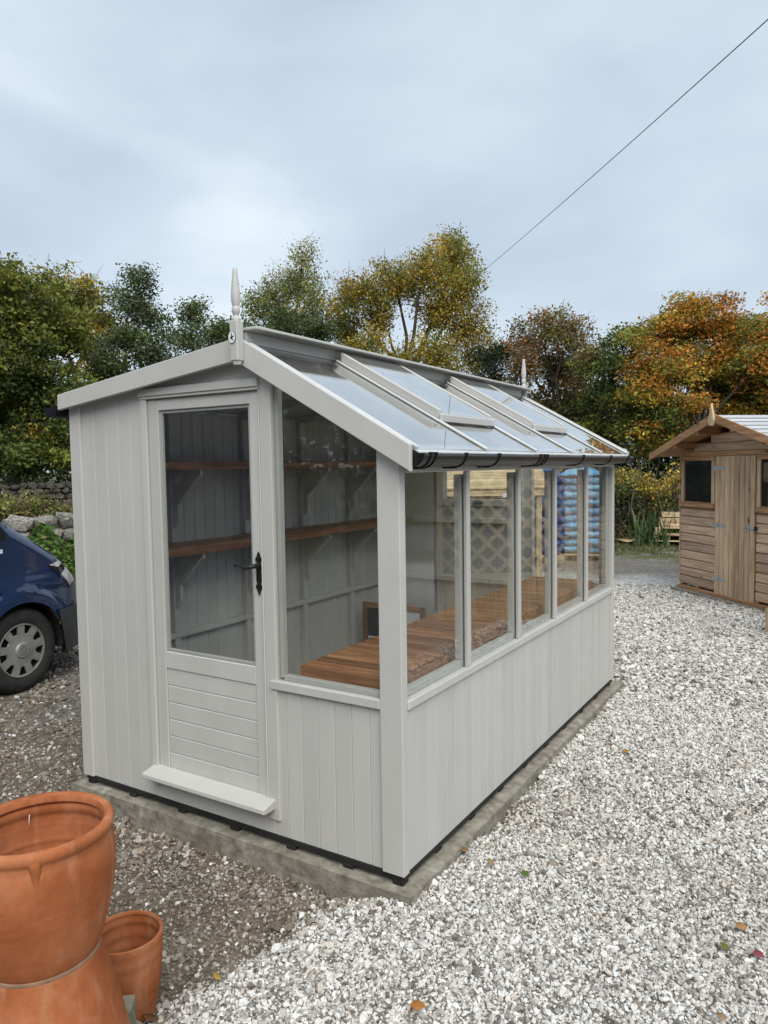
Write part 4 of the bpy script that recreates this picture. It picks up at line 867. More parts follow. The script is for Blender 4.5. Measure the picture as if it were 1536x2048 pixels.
# ------------------------------------------------------------------ brown apex shed
def shed():
    T = thing('wooden_shed', 'brown timber apex shed with a central plank door and two windows', 'shed', (-0.41, 8.11, GZ), math.atan2(-0.728, 0.686))
    WD, DP, Z0, ZE = 2.19, 2.5, 0.115, 1.86; AX = WD/2; SL = 0.33
    def zroof(x): return ZE+0.02+SL*(AX-abs(x-AX))
    def b(name, lo, hi, mat, parent=T, bev=0.004): return box(name, lo, hi, mat, parent, bev)
    base = b('base_slab', (-0.08, -0.10, 0.0), (2.5, 0.14, 0.045), CONC)
    b('base_beam', (-0.02, -0.03, 0.0455), (WD+0.02, 0.06, 0.0865), CEDAR_B)
    for x in (0.01, 0.36, 0.72, 1.10, 1.47, 1.83, 2.13): b('joist_end', (x, -0.01, 0.087), (x+0.045, DP-0.1, 0.114), CEDAR_BY)
    fw = b('front_wall', (0.0, 0.022, Z0), (WD, 0.04, ZE), CEDAR_B, bev=0)
    pitch = (1.135-Z0)/9
    def shiplap(x0, x1, z0, z1, par):
        prism('board', [(0.0, z0+0.001), (-0.002, z0+0.006), (-0.002, z1-0.026), (0.017, z1-0.010), (0.0215, z1-0.006), (0.0215, z0+0.001)], 0, x0, x1, CEDAR_X, par, 0.0)
    for k in range(9):
        for x0, x1 in ((0.002, 0.722), (1.468, WD-0.002)): shiplap(x0, x1, Z0+k*pitch, Z0+(k+1)*pitch, fw)
    # boards over the openings and in the gable
    z = 1.86; k = 0
    while z < 2.18:
        z1 = z+0.113; xa = AX-(2.2-(z1-0.01-0.02)+0.02)/SL if False else max(0.002, AX-((ZE+0.02+SL*AX)-z1)/SL)
        xl = max(0.002, AX-((ZE+0.02+SL*AX)-z1+0.0)/SL) if z1 > ZE+0.02 else 0.002
        half = max(0.05, ((ZE+0.02+SL*AX)-z1)/SL) if z1 > ZE+0.02 else AX-0.002
        gb = prism('gable_board', [(0.0, z+0.001), (-0.002, z+0.006), (0.0, z1-0.020), (0.014, z1-0.002), (0.0395, z1-0.001), (0.0395, z+0.001)], 0, AX-half, AX+half, CEDAR_X, fw); z = z1
    b('head_trim', (0.0, -0.012, 1.800), (WD, 0.0215, 1.858), CEDAR_B)
    b('corner_trim', (-0.018, -0.014, Z0), (0.0, 0.03, 1.80), CEDAR_Z); b('corner_trim', (WD, -0.014, Z0), (WD+0.018, 0.03, 1.80), CEDAR_Z)
    # windows
    for x0, x1 in ((0.02, 0.715), (1.475, WD-0.02)):
        wn = b('window', (x0, -0.016, 1.795-0.05), (x1, 0.03, 1.7995), CEDAR_B)
        b('frame_stile', (x0, -0.016, 1.195), (x0+0.06, 0.03, 1.7445), CEDAR_Z, wn); b('frame_stile', (x1-0.06, -0.016, 1.195), (x1, 0.03, 1.7445), CEDAR_Z, wn)
        b('window_sill', (x0-0.01, -0.045, 1.140), (x1+0.01, 0.03, 1.1945), CEDAR_B, wn)
        b('pane', (x0+0.0605, 0.006, 1.195), (x1-0.0605, 0.010, 1.7445), DARKGLASS, wn, 0)
        b('bead', (x0+0.0605, -0.004, 1.195), (x1-0.0605, 0.0055, 1.212), CEDAR_B, wn, 0.002)
    # plank door
    d0, d1 = 0.732, 1.458; dr = b('door', (d0, 0.0, 0.06), (d1, 0.0195, 1.796), CEDAR_B, bev=0)
    xs = np.linspace(d0, d1, 9)
    for a, c in zip(xs[:-1], xs[1:]): b('plank', (a+0.004, -0.020, 0.055), (c-0.004, -0.0005, 1.797), CEDAR_Z, dr, 0.009)
    for z in (1.645, 0.945, 0.275):
        prism('hinge', [(d0-0.035, z-0.045), (d0-0.004, z-0.045), (d0-0.004, z-0.03), (d0+0.235, z-0.012), (d0+0.235, z+0.008), (d0-0.004, z+0.03), (d0-0.004, z+0.045), (d0-0.035, z+0.045)], 1, -0.0215, -0.0165, GALV, dr, 0.001)
    bt = b('bolt', (1.33, -0.0225, 0.925), (1.40, -0.0165, 0.985), GALV, dr, 0.001)
    tube('bolt_rod', [(1.30, -0.030, 0.955), (1.50, -0.030, 0.950)], 0.009, GALV, bt, 8); b('keep', (1.475, -0.042, 0.93), (1.505, -0.0165, 0.975), BLACKIRON, bt, 0.002)
    # other walls
    for nm, lo, hi in (('side_wall', (0.002, 0.0405, Z0), (0.022, DP, ZE)), ('side_wall', (WD-0.022, 0.0405, Z0), (WD-0.002, DP, ZE)), ('rear_wall', (0.0225, DP-0.02, Z0), (WD-0.0225, DP, ZE))):
        swl = b(nm, lo, hi, CEDAR_BY, bev=0)
        if nm == 'side_wall':
            for k in range(15):
                z0 = Z0+k*pitch; z1 = min(z0+pitch, ZE)
                xo = -0.014 if lo[0] < 1 else WD
                box('board', (xo, 0.0405, z0+0.003), (xo+0.014, DP, z1-0.003), CEDAR_Y, swl, 0.006)
    prism('rear_gable', [(0.02, ZE), (WD-0.02, ZE), (AX, ZE+SL*(AX-0.02))], 1, DP-0.02, DP, CEDAR_B, T)
    # roof: overhanging barge boards, purlins, pale ribbed sheets laid along the ridge
    OH = -0.30; EX = 0.26
    def sl(x): return ZE+0.02+SL*(AX-abs(x-AX))
    for s, nm in ((-1, 'left'), (1, 'right')):
        xe = AX+s*(AX+EX)
        prism('barge_board', [(AX+s*0.001, sl(AX)+0.055), (xe, sl(xe)+0.055), (xe, sl(xe)-0.035), (AX+s*0.001, sl(AX)-0.045)], 1, OH-0.022, OH, CEDAR_B, T, 0.003)
        rd = prism('roof_deck', [(AX, sl(AX)+0.010), (xe, sl(xe)+0.010), (xe, sl(xe)+0.024), (AX, sl(AX)+0.024)], 1, OH+0.0005, DP+0.12, CEDAR_BY, T)
        n = 9; q = [AX+s*(AX+EX)*(i/n) for i in range(n+1)]
        for i in range(n):
            a, c = q[i], q[i+1]
            prism('roof_strip', [(a, sl(a)+0.026), (c, sl(c)+0.040), (c, sl(c)+0.052), (a, sl(a)+0.036)], 1, OH+0.001, DP+0.13, ROOFSTRIP, rd, 0.002)
        for t in (0.30, 0.72):
            xp = AX+s*(AX)*t; box('purlin', (xp-0.02, OH+0.001, sl(xp)-0.075), (xp+0.02, 0.021, sl(xp)-0.010), CEDAR_BY, T, 0.003)
    fn = prism('finial', [(AX-0.055, sl(AX)-0.02), (AX-0.03, sl(AX)-0.09), (AX+0.03, sl(AX)-0.09), (AX+0.055, sl(AX)-0.02), (AX+0.03, sl(AX)+0.07), (AX+0.006, sl(AX)+0.175), (AX-0.006, sl(AX)+0.175), (AX-0.03, sl(AX)+0.07)], 1, OH-0.048, OH-0.0225, PALE_Z, T, 0.003)
shed()
T = thing('timber_stake', 'short pale timber stake in the gravel in front of the shed', 'stake', (0.835, 5.78, GZ), R_(20))
box('stake_shaft', (-0.032, -0.032, -0.05), (0.032, 0.032, 0.262), PALE_Z, T, 0.004)
box('stake_top', (-0.030, -0.030, 0.2625), (0.030, 0.030, 0.268), PALE_X, T, 0.002)

# ------------------------------------------------------------------ lattice arbour screen to the right (seen mirrored in the side panes)
a0, a1 = np.array([2.26, 4.69]), np.array([0.97, 5.50]); dv = a1-a0; LL = np.hypot(*dv)
T = thing('lattice_screen', 'pale timber diamond lattice screen mirrored in the greenhouse side panes', 'trellis', (a0[0], a0[1], GZ), math.atan2(dv[1], dv[0]))
for x in (0.0, LL-0.06): box('post', (x, -0.03, -0.05), (x+0.06, 0.03, 1.98), PALE_Z, T)
for z in (0.50, 1.90): box('rail', (0.0605, -0.02, z), (LL-0.0605, 0.02, z+0.05), PALE_X, T)
for z in (0.04,): box('rail', (0.0605, -0.02, z), (LL-0.0605, 0.02, z+0.05), PALE_X, T)
lx0, lx1, lz0, lz1 = 0.062, LL-0.062, 0.552, 1.898
for s, yo in ((1, -0.008), (-1, 0.0045)):
    c0 = -3.0
    while c0 < 5:
        pts = []
        for x, z in ((lx0, s*(lx0-c0)), (lx1, s*(lx1-c0))): pts.append((x, z+1.2))
        (xa, za), (xb, zb_) = pts; tt = [0.0, 1.0]
        for lim in (lz0, lz1):
            if za != zb_:
                tq = (lim-za)/(zb_-za)
                if 0 < tq < 1: tt.append(tq)
        tt = sorted(tt); seg = [(tt[i], tt[i+1]) for i in range(len(tt)-1) if lz0-1e-6 <= za+(zb_-za)*(tt[i]+tt[i+1])/2 <= lz1+1e-6]
        for t0, t1 in seg:
            p = (xa+(xb-xa)*t0, yo, za+(zb_-za)*t0); q = (xa+(xb-xa)*t1, yo, za+(zb_-za)*t1)
            if math.dist(p, q) > 0.10: beam('lath', p, q, 0.010, 0.044, PALE_X, T, up=(-(q[2]-p[2]), 0, q[0]-p[0]), bev=0)
        c0 += 0.215
for k in range(11):
    x = 0.062+k*(LL-0.124)/11; box('lower_board', (x, 0.0, 0.0905), (x+(LL-0.124)/11-0.004, 0.018, 0.499), PALE_Z, T, 0.003)

for k in range(8):
    x = 0.0+k*LL/8; box('back_board', (x+0.003, -0.56, 0.0), (x+LL/8-0.003, -0.542, 1.96), GREYDARK, T, 0.003)
for x in (0.0, LL-0.06): box('top_rail', (x+0.005, -0.541, 1.90), (x+0.055, -0.0305, 1.955), PALE_X, T)
# ------------------------------------------------------------------ log store, bag stacks, pallets, plywood behind
ls0 = np.array([-3.30, 6.55]); ls1 = np.array([-2.03, 7.26]); dv = ls1-ls0; LL = np.hypot(*dv)
T = thing('log_store', 'pale slatted-roof timber log store behind the greenhouse rear window', 'log store', (ls0[0], ls0[1], GZ), math.atan2(dv[1], dv[0]))
for x in (0.0, LL-0.09):
    box('post', (x, 0.0, -0.03), (x+0.075, 0.075, 1.36), PALE_Z, T); box('post', (x, 0.62, -0.03), (x+0.075, 0.695, 1.58), PALE_Z, T)
box('roof_beam', (-0.06, -0.035, 1.305), (LL+0.05, -0.0005, 1.40), PALE_X, T)
for k in range(7):
    y = -0.06+k*0.125; z = 1.402+k*0.041; prism('roof_slat', [(y, z), (y+0.128, z+0.030), (y+0.128, z+0.050), (y, z+0.020)], 0, -0.10, LL+0.10, PALE_X, T, 0.002)
for k in range(9): box('rear_board', (0.0, 0.6955, 0.08+k*0.15), (LL-0.015, 0.71, 0.08+k*0.15+0.14), PALE_X, T)
tgx = LL*0.62; box('white_tag', (tgx, -0.0385, 1.285), (tgx+0.09, -0.0355, 1.345), WHITE, T, 0.001)
def bag_mesh(sx, sy, sz, seed, mat):
    bm = bmesh.new(); bmesh.ops.create_cube(bm, size=2.0); bmesh.ops.subdivide_edges(bm, edges=bm.edges[:], cuts=5, use_grid_fill=True)
    for v in bm.verts:
        p = v.co.copy(); e = 5.0
        n = (abs(p.x)**e+abs(p.y)**e+abs(p.z)**2.4)**(1/4.2) if p.length > 0 else 1
        q = Vector((p.x/max(1, n), p.y/max(1, n), p.z/max(1, n)**1.5))
        d = mnoise.noise(p*1.9+Vector((seed*3.1, 0, 0)))*0.30
        v.co = Vector((q.x*sx*(1+d*.3), q.y*sy*(1+d*.3), q.z*sz*(1+d)))
    me = bpy.data.meshes.new('bag'); bm.to_mesh(me); bm.free(); me.materials.append(mat); me.shade_smooth(); return me
def bag_stack(name, label, loc, rz, mat, layers):
    T = thing(name, label, 'bag stack', loc, rz)
    pl_ = box('pallet_deck', (-0.40, -0.50, 0.10), (0.40, 0.50, 0.125), PALE_X, T)
    for x in (-0.4, -0.05, 0.3): box('pallet_runner', (x, -0.50, -0.01), (x+0.1, 0.50, 0.0995), PALE_X, pl_)
    ms = [bag_mesh(0.205, 0.50, 0.078, s, mat) for s in range(4)]
    for k in range(layers):
        for j in (0, 1):
            o = link('bag', ms[(k*2+j) % 4], T, (-0.20+j*0.40+rng.uniform(-.02, .02), rng.uniform(-.02, .02), 0.197+k*0.139)); o.rotation_euler = (rng.normal(0, .025), rng.normal(0, .05), rng.uniform(-.09, .09)+math.pi*(k % 2)); o.scale = (rng.uniform(.88, 1.08), rng.uniform(.92, 1.04), rng.uniform(.88, 1.12))
    # crumpled plastic sheet on top
    V = []; F = []; n = 13
    for i in range(n):
        for j in range(n):
            x, y = (-0.50+i/(n-1))*0.78, -0.50+j/(n-1); r = max(abs(x)/0.78, abs(y))/0.5
            V.append((x, y, 0.14+layers*0.139+0.13*(1-r**1.6)+0.05*mnoise.noise(Vector((x*4, y*4, rz)))))
    F = [[i*n+j, (i+1)*n+j, (i+1)*n+j+1, i*n+j+1] for i in range(n-1) for j in range(n-1)]
    b0 = len(V); V += [(x, y, 0.125+layers*0.139) for x, y, z in V]
    F += [[b0+i*n+j, b0+i*n+j+1, b0+(i+1)*n+j+1, b0+(i+1)*n+j] for i in range(n-1) for j in range(n-1)]
    ring = [i*n for i in range(n)]+[(n-1)*n+j for j in range(1, n)]+[i*n+n-1 for i in range(n-2, -1, -1)]+[j for j in range(n-2, 0, -1)]
    F += [[ring[i], ring[(i+1) % len(ring)], b0+ring[(i+1) % len(ring)], b0+ring[i]] for i in range(len(ring))]
    mobj('top_sheet', V, F, mat, T, smooth=True)
bag_stack('bag_pallet', 'tall stack of dark blue plastic sacks behind the greenhouse', (-3.17, 10.45, GZ), R_(12), BLUEBAG, 10)
bag_stack('bag_pallet', 'stack of light blue plastic sacks next to the dark blue ones', (-2.60, 10.95, GZ), R_(14), CYANBAG, 10)
def pallet(name, label, loc, rz, h0, mat=PALE_X):
    T = thing(name, label, 'pallet', loc, rz)
    for i in range(6): box('deck_board', (-0.6, -0.4+i*0.16-0.06, 0.122), (0.6, -0.4+i*0.16+0.05, 0.144), mat, T)
    for x in (-0.55, 0.0, 0.45):
        box('bearer', (x-0.05, -0.46, 0.02), (x+0.05, 0.45, 0.1215), mat, T)
    for i in (0, 2, 5): box('bottom_board', (-0.6, -0.4+i*0.16-0.06, 0.0), (0.6, -0.4+i*0.16+0.05, 0.0195), mat, T)
p = far_at((1368, 1074), 16.6)
for k, lab in enumerate(('lowest pale pallet of the stack beside the shed', 'second pallet up in the pale stack beside the shed')):
    pallet('wooden_pallet', lab, (p[0], p[1], GZ+0.10+k*0.146), R_(12+3*k), 0)
T = thing('board_pack', 'pack of pale sawn boards lying on the pallet stack', 'timber', (p[0], p[1], GZ+0.10+0.292), R_(14))
for i, (z, x0) in enumerate(((0.0, -0.52), (0.095, -0.50), (0.20, -0.46))):
    box('board', (x0, -0.30, z), (x0+0.46, 0.30, z+0.088), PALE_X, T, 0.004); box('board', (x0+0.465, -0.30, z), (0.55, 0.30, z+0.088), PALE_X, T, 0.004)
for x in (-0.45, 0.4):
    box('ground_bearer', (x, -0.42, -0.40), (x+0.1, 0.42, -0.2925), GREYWOOD, T)
q = [(-2.75, 13.85), (-2.38, 13.25), (-1.80, 14.1), (-2.34, 15.3)]
T = thing('plywood_sheet', 'sheet of bare plywood lying on the ground by the bramble hedge', 'plywood', (-2.3, 14.1, GZ+0.06), 0)
V = [(x+2.3, y-14.1, z+0.02*i) for z in (0.0, 0.018) for i, (x, y) in enumerate(q)]
mobj('ply_face', V, [[3, 2, 1, 0], [4, 5, 6, 7]]+[[i, (i+1) % 4, 4+(i+1) % 4, 4+i] for i in range(4)], PALE_X, T)

# ------------------------------------------------------------------ vegetation
def leaf_mesh(C, size, col, up=0.35, droop=0.0, aspect=0.62, r=None):
    """one folded leaf-sized quad per centre"""
    r = r or rng; n = len(C)
    d = r.normal(size=(n, 3)); d[:, 2] = d[:, 2]*(1-up)-droop; d /= np.linalg.norm(d, axis=1)[:, None]
    nn = r.normal(size=(n, 3)); nn[:, 2] += up*2.0
    s = np.cross(d, nn); s /= np.linalg.norm(s, axis=1)[:, None]+1e-9; k = np.cross(s, d)
    L_ = (size*np.exp(r.normal(0, .28, n)))[:, None]; w = L_*aspect*0.5
    V = np.empty((n, 4, 3)); V[:, 0] = C-d*L_*.5; V[:, 1] = C+s*w+k*w*.35; V[:, 2] = C+d*L_*.5; V[:, 3] = C-s*w+k*w*.35
    me = bpy.data.meshes.new('leaves'); me.vertices.add(4*n); me.loops.add(4*n); me.polygons.add(n)
    me.vertices.foreach_set('co', V.astype(np.float32).ravel()); me.loops.foreach_set('vertex_index', np.arange(4*n, dtype=np.int32))
    me.polygons.foreach_set('loop_start', np.arange(0, 4*n, 4, dtype=np.int32)); me.polygons.foreach_set('loop_total', np.full(n, 4, np.int32))
    me.update(calc_edges=True)
    a = me.attributes.new('col', 'FLOAT_COLOR', 'POINT'); c4 = np.ones((n, 4, 4), np.float32); c4[:, :, :3] = col[:, None, :]; a.data.foreach_set('color', c4.ravel())
    me.materials.append(LEAF); return me
def shades(pal, wts, n, r, jit=0.22):
    c = np.array(pal)[r.choice(len(pal), n, p=np.array(wts)/sum(wts))]; return c*np.exp(r.normal(0, jit, (n, 1)))
DG = (.048, .075, .022); MG = (.115, .15, .036); OL = (.20, .21, .040); GD = (.44, .31, .050); OR = (.50, .215, .034); RU = (.32, .125, .035); GG = (.13, .16, .085); LG = (.20, .23, .060); YE = (.75, .52, .07); BR = (.22, .14, .065)
def tree(name, label, D, lobes, pal, wts, seed, leaf=0.13, per=46, dens=1.0, trunk_px=None, limb=1.0, twigs=0, up=0.35, droop=0.0, clump=0.42, shell=0.55, base=None, top_pal=None, vert=0.55):
    """lobes: (px, py, rx, ry) outline balls of the crown, each given a depth of its own; limbs run from the trunk into every lobe"""
    r = np.random.default_rng(seed); Lb = []
    for (x, y, rx, ry) in lobes:
        dd = D+r.uniform(-1.6, 1.6); c = far_at((x, y), dd); sc = dd/FPX/1.0*1.02
        Lb.append((c, rx*sc, ry*sc))
    cx = np.mean([l[0] for l in Lb], axis=0)
    if trunk_px is not None: cx = far_at((trunk_px, 940), D)
    T = thing(name, label, 'tree', (cx[0], cx[1], GZ)); O = np.array([cx[0], cx[1], GZ])
    zc = np.mean([l[0][2] for l in Lb]); zt_ = max(l[0][2]+l[2] for l in Lb); h = zt_-GZ
    V = []; F = []
    def addt(path, rad, n=6):
        v, f = tube_geo(path, rad, n, cap=False); b = len(V); V.extend(v); F.extend([[i+b for i in q] for q in f])
    th = min(max(1.2, (min(l[0][2]-l[2]*.5 for l in Lb)-GZ)), h*.45); r0 = 0.014*h*limb+0.03
    fork = np.array([r.normal(0, .15), r.normal(0, .15), th]); 
    addt([(0, 0, -0.3), (fork[0]*.4, fork[1]*.4, th*.5), tuple(fork)], [r0*1.25, r0, r0*.9], 9)
    C = []; S_ = []; clc = []
    for (c, rx, rz) in Lb:
        c = c-O
        mid = fork*0.5+c*0.5+r.normal(0, .25, 3)*np.array([1, 1, .4]); mid[2] = max(mid[2], th*.9)
        rb = r0*0.55*min(1.2, (rx/2.0)**.5)
        addt([tuple(fork-np.array([0, 0, .2])), tuple(fork*.6+mid*.4+r.normal(0, .1, 3)), tuple(mid), tuple(mid*.4+c*.6+r.normal(0, .15, 3)), tuple(c)], [rb*1.1, rb, rb*.8, rb*.6, rb*.4], 6)
        nc = int(dens*max(10, 11.5*(rx*rz)**1.0*1.9))
        u = r.normal(size=(nc, 3)); u /= np.linalg.norm(u, axis=1)[:, None]; rad = r.random(nc)**(1/3)
        rad = shell+(1-shell)*rad if shell > 0.7 else np.where(r.random(nc) < .7, r.uniform(shell, 1.0, nc), rad*shell)
        rad *= 1+0.16*np.sin(u[:, 0]*5+seed)+0.12*np.sin(u[:, 2]*7+u[:, 1]*4+seed*2)
        p = c+u*rad[:, None]*np.array([rx, rx*0.85, rz])
        C.append(p); S_.append(np.full(nc, 1.0)); 
        for q in p[::3]:
            m2 = c*.45+q*.55+r.normal(0, .12, 3); addt([tuple(c+r.normal(0, .1, 3)), tuple(m2), tuple(q)], [rb*.32, rb*.2, rb*.06], 4)
    C = np.concatenate(C)
    C = C[C[:, 2] > 0.15]
    for k in range(twigs):
        q = C[r.integers(len(C))]; 
        if q[2] < zc-GZ: continue
        e = q+np.array([r.normal(0, .35), r.normal(0, .35), r.uniform(.3, .85)]); addt([tuple(q), tuple((q+e)/2+r.normal(0, .09, 3)), tuple(e)], [.014, .010, .004], 4)
    n = len(C); cc = shades(pal, wts, n, r, .18)
    if top_pal is not None:
        hgt = (C[:, 2]-C[:, 2].min())/(np.ptp(C[:, 2])+1e-6); use = r.random(n) < np.clip(hgt*1.6-.35, 0, .9); cc[use] = shades(top_pal, [1]*len(top_pal), int(use.sum()), r, .18)
    k = np.maximum(6, (4.6*per*np.exp(r.normal(0, .25, n))).astype(int)); ii = np.repeat(np.arange(n), k)
    off = np.clip(r.normal(size=(len(ii), 3)), -1.7, 1.7)*np.array([1, 1, vert])*clump*.62
    if droop: off[:, 2] -= np.abs(r.normal(0, .25, len(ii)))*droop
    P_ = C[ii]+off; col = cc[ii]*np.exp(r.normal(0, .20, (len(ii), 1)))*np.array([1, 1, 1]); mixp = r.random(len(ii)) < .22; col[mixp] = shades(pal, wts, int(mixp.sum()), r, .2)
    me = mesh(V, F, BARK, smooth=True); link('trunk', me, T)
    link('crown', leaf_mesh(P_, leaf*0.70, col, up, droop, r=r), T)
    return len(ii)
nl = 0
nl += tree('sycamore_tree', 'broad green-gold sycamore at the left edge, tallest crown there', 23, [(35, 610, 75, 70), (-80, 660, 110, 120), (110, 660, 70, 75), (20, 730, 95, 80), (120, 780, 60, 60), (-20, 840, 95, 70), (60, 900, 85, 50), (90, 850, 60, 60), (-110, 800, 90, 90), (-70, 905, 90, 60)], [DG, MG, OL, GD], [4, 4.5, 2.4, .6], 11, leaf=.15, per=44, dens=1.2, twigs=25, top_pal=[OL, MG, OL])
nl += tree('ash_tree', 'thin-topped tree with bare upper twigs behind the left sycamore', 27, [(150, 600, 60, 60), (200, 650, 55, 70), (110, 570, 40, 45), (190, 720, 60, 70)], [MG, OL, GD, BR], [3, 4, 2, 1], 12, leaf=.14, per=30, dens=.8, twigs=110, shell=.4)
nl += tree('alder_tree', 'grey-green pointed alder left of the front finial', 25, [(275, 560, 28, 32), (262, 610, 42, 42), (300, 640, 42, 50), (250, 690, 60, 55), (310, 710, 50, 60), (280, 790, 75, 70), (220, 770, 50, 80)], [GG, DG, MG, (.06, .07, .04)], [4, 2, 3, 2], 13, leaf=.12, per=40, shell=.4)
nl += tree('goat_willow', 'rounded dark green tree just behind the front finial', 26, [(385, 625, 32, 38), (375, 680, 45, 45), (430, 670, 42, 48), (400, 740, 70, 50), (470, 690, 40, 50)], [GG, DG, MG], [3, 2, 3], 14, leaf=.12, per=40, shell=.4)
nl += tree('birch_tree', 'slender pale birch with wispy upright top', 33, [(605, 515, 26, 40), (590, 570, 42, 45), (545, 590, 38, 42), (510, 610, 30, 40), (565, 640, 70, 50), (625, 600, 30, 50)], [LG, OL, GG, GD], [4, 3, 3, 1.5], 15, leaf=.13, per=26, dens=1.1, up=0.0, droop=.5, shell=.2, clump=.5, twigs=60, vert=1.1)
nl += tree('holly_tree', 'low dark evergreen crown below the birch', 28, [(560, 660, 60, 40), (640, 670, 55, 50), (500, 670, 40, 40), (620, 720, 80, 40)], [DG, MG, GG], [4, 2, 2], 16, leaf=.12, per=40, shell=.4)
nl += tree('field_maple', 'tall spreading golden tree with bare dark limbs showing, centre of the skyline', 29, [(905, 520, 52, 62), (850, 545, 55, 55), (790, 565, 50, 48), (740, 590, 45, 45), (700, 600, 38, 40), (925, 590, 42, 60), (870, 620, 50, 45), (690, 660, 42, 50), (930, 660, 45, 50), (880, 720, 60, 50), (800, 740, 60, 40), (760, 640, 30, 25), (720, 700, 45, 40), (955, 720, 45, 40)], [GD, OL, MG, LG, (.42, .28, .05)], [4.5, 3.2, 1.0, 2.0, 2.5], 17, leaf=.125, per=34, dens=1.25, trunk_px=805, limb=1.1, up=.1, shell=.45, twigs=160, vert=1.0)
nl += tree('yew_tree', 'small blackish yew filling the gap right of the golden tree', 27, [(980, 740, 35, 60), (1000, 700, 22, 30), (960, 790, 50, 50)], [DG, (.02, .035, .018)], [3, 3], 18, leaf=.11, per=44, shell=.4)
nl += tree('hornbeam', 'half-bare brownish tree with grey twigs behind the rear finial', 27, [(1100, 655, 55, 48), (1060, 680, 50, 55), (1150, 670, 48, 55), (1180, 720, 42, 60), (1040, 740, 45, 60), (1110, 740, 75, 60), (1090, 820, 80, 60), (1170, 810, 60, 60)], [BR, RU, MG, (.17, .15, .09), OL], [3, .8, 3, 3.5, 2.2], 19, leaf=.12, per=22, dens=1.3, twigs=80, limb=1.0, shell=.4, top_pal=[RU, BR, BR, OL])
nl += tree('hazel_tree', 'mid green tree between the brown tree and the orange beech', 25, [(1235, 730, 60, 50), (1215, 790, 55, 60), (1260, 820, 60, 60), (1200, 860, 60, 50), (1255, 680, 40, 30)], [MG, OL, DG, LG], [3, 2.2, 2.5, 1], 20, leaf=.125, per=40, shell=.4)
nl += tree('beech_tree', 'large rounded beech turning orange above the brown shed', 24, [(1390, 650, 75, 58), (1320, 670, 60, 55), (1450, 665, 60, 60), (1290, 730, 60, 60), (1370, 740, 80, 60), (1460, 750, 80, 70), (1545, 720, 70, 70), (1330, 800, 75, 60), (1420, 830, 80, 60), (1510, 830, 80, 60), (1300, 860, 60, 50), (1600, 780, 80, 90)], [GD, OR, OL, MG, DG], [2.8, 2.7, 2.8, 2.6, 1.2], 21, leaf=.125, per=46, dens=1.15, shell=.5, top_pal=[OR, OR, GD, OL])
nl += tree('copper_beech', 'rust-red tree at the right edge of the photograph', 29, [(1530, 680, 55, 50), (1580, 660, 60, 60), (1620, 720, 60, 80), (1500, 670, 30, 30)], [RU, OR, GD, BR], [3, 3, 1, 1.5], 22, leaf=.13, per=36, shell=.4)
# dark understorey joining the trees: an uncountable mass
def mass(name, label, boxes, pal, wts, leaf, seed, cat='woodland', kind='stuff'):
    r = np.random.default_rng(seed); Cs = []
    for (p0, p1, dep, z0, z1, n) in boxes:
        p0, p1 = np.array(p0), np.array(p1); t = r.random(n); d = p1-p0; nv = np.array([-d[1], d[0]])/np.hypot(*d)
        top = z0+(z1-z0)*(0.72+0.28*np.sin(t*9+seed)*np.sin(t*23+1.3)); xy = p0+d*t[:, None]+nv*(r.normal(0, .33, n)*dep)[:, None]
        Cs.append(np.stack([xy[:, 0], xy[:, 1], z0+(top-z0)*r.random(n)**.8], 1))
    C = np.concatenate(Cs); k = 40; ii = np.repeat(np.arange(len(C)), k); col = shades(pal, wts, len(C), r, .3)[ii]*np.exp(r.normal(0, .2, (len(ii), 1)))
    P_ = C[ii]+r.normal(size=(len(ii), 3))*np.array([.42, .42, .3]); P_ = P_[P_[:, 2] > GZ]; col = col[:len(P_)]
    o = link(name, leaf_mesh(P_, leaf, col, r=r)); return tag(o, label, cat, kind=kind)
A_ = lambda px, D: tuple(far_at((px, 940), D)[:2])
mass('woodland', 'dark leafy undergrowth and far trees closing the gaps beneath the crowns', [(A_(-260, 31), A_(430, 33), 2.5, 0.0, 6.5, 900), (A_(380, 34), A_(1050, 34), 2.5, 0.0, 5.6, 900), (A_(960, 31), A_(1750, 30), 2.5, 0.0, 6.2, 1100)], [DG, (.02, .03, .012), MG, GG], [4, 3, 2, 1.5], .15, 31)
# trees behind the photographer, mirrored in the front glass
mass('woodland', 'wood across the yard behind the viewpoint, mirrored darkly in the front panes', [((-22, -9), (-2, -15), 2.5, 0.0, 7.5, 800), ((-2, -15), (16, -13), 2.5, 0.0, 7.0, 700), ((16, -13), (17, 8), 2.0, 0.0, 3.6, 500)], [DG, MG, DG, OL], [4, 3, 2, 1], .22, 32)

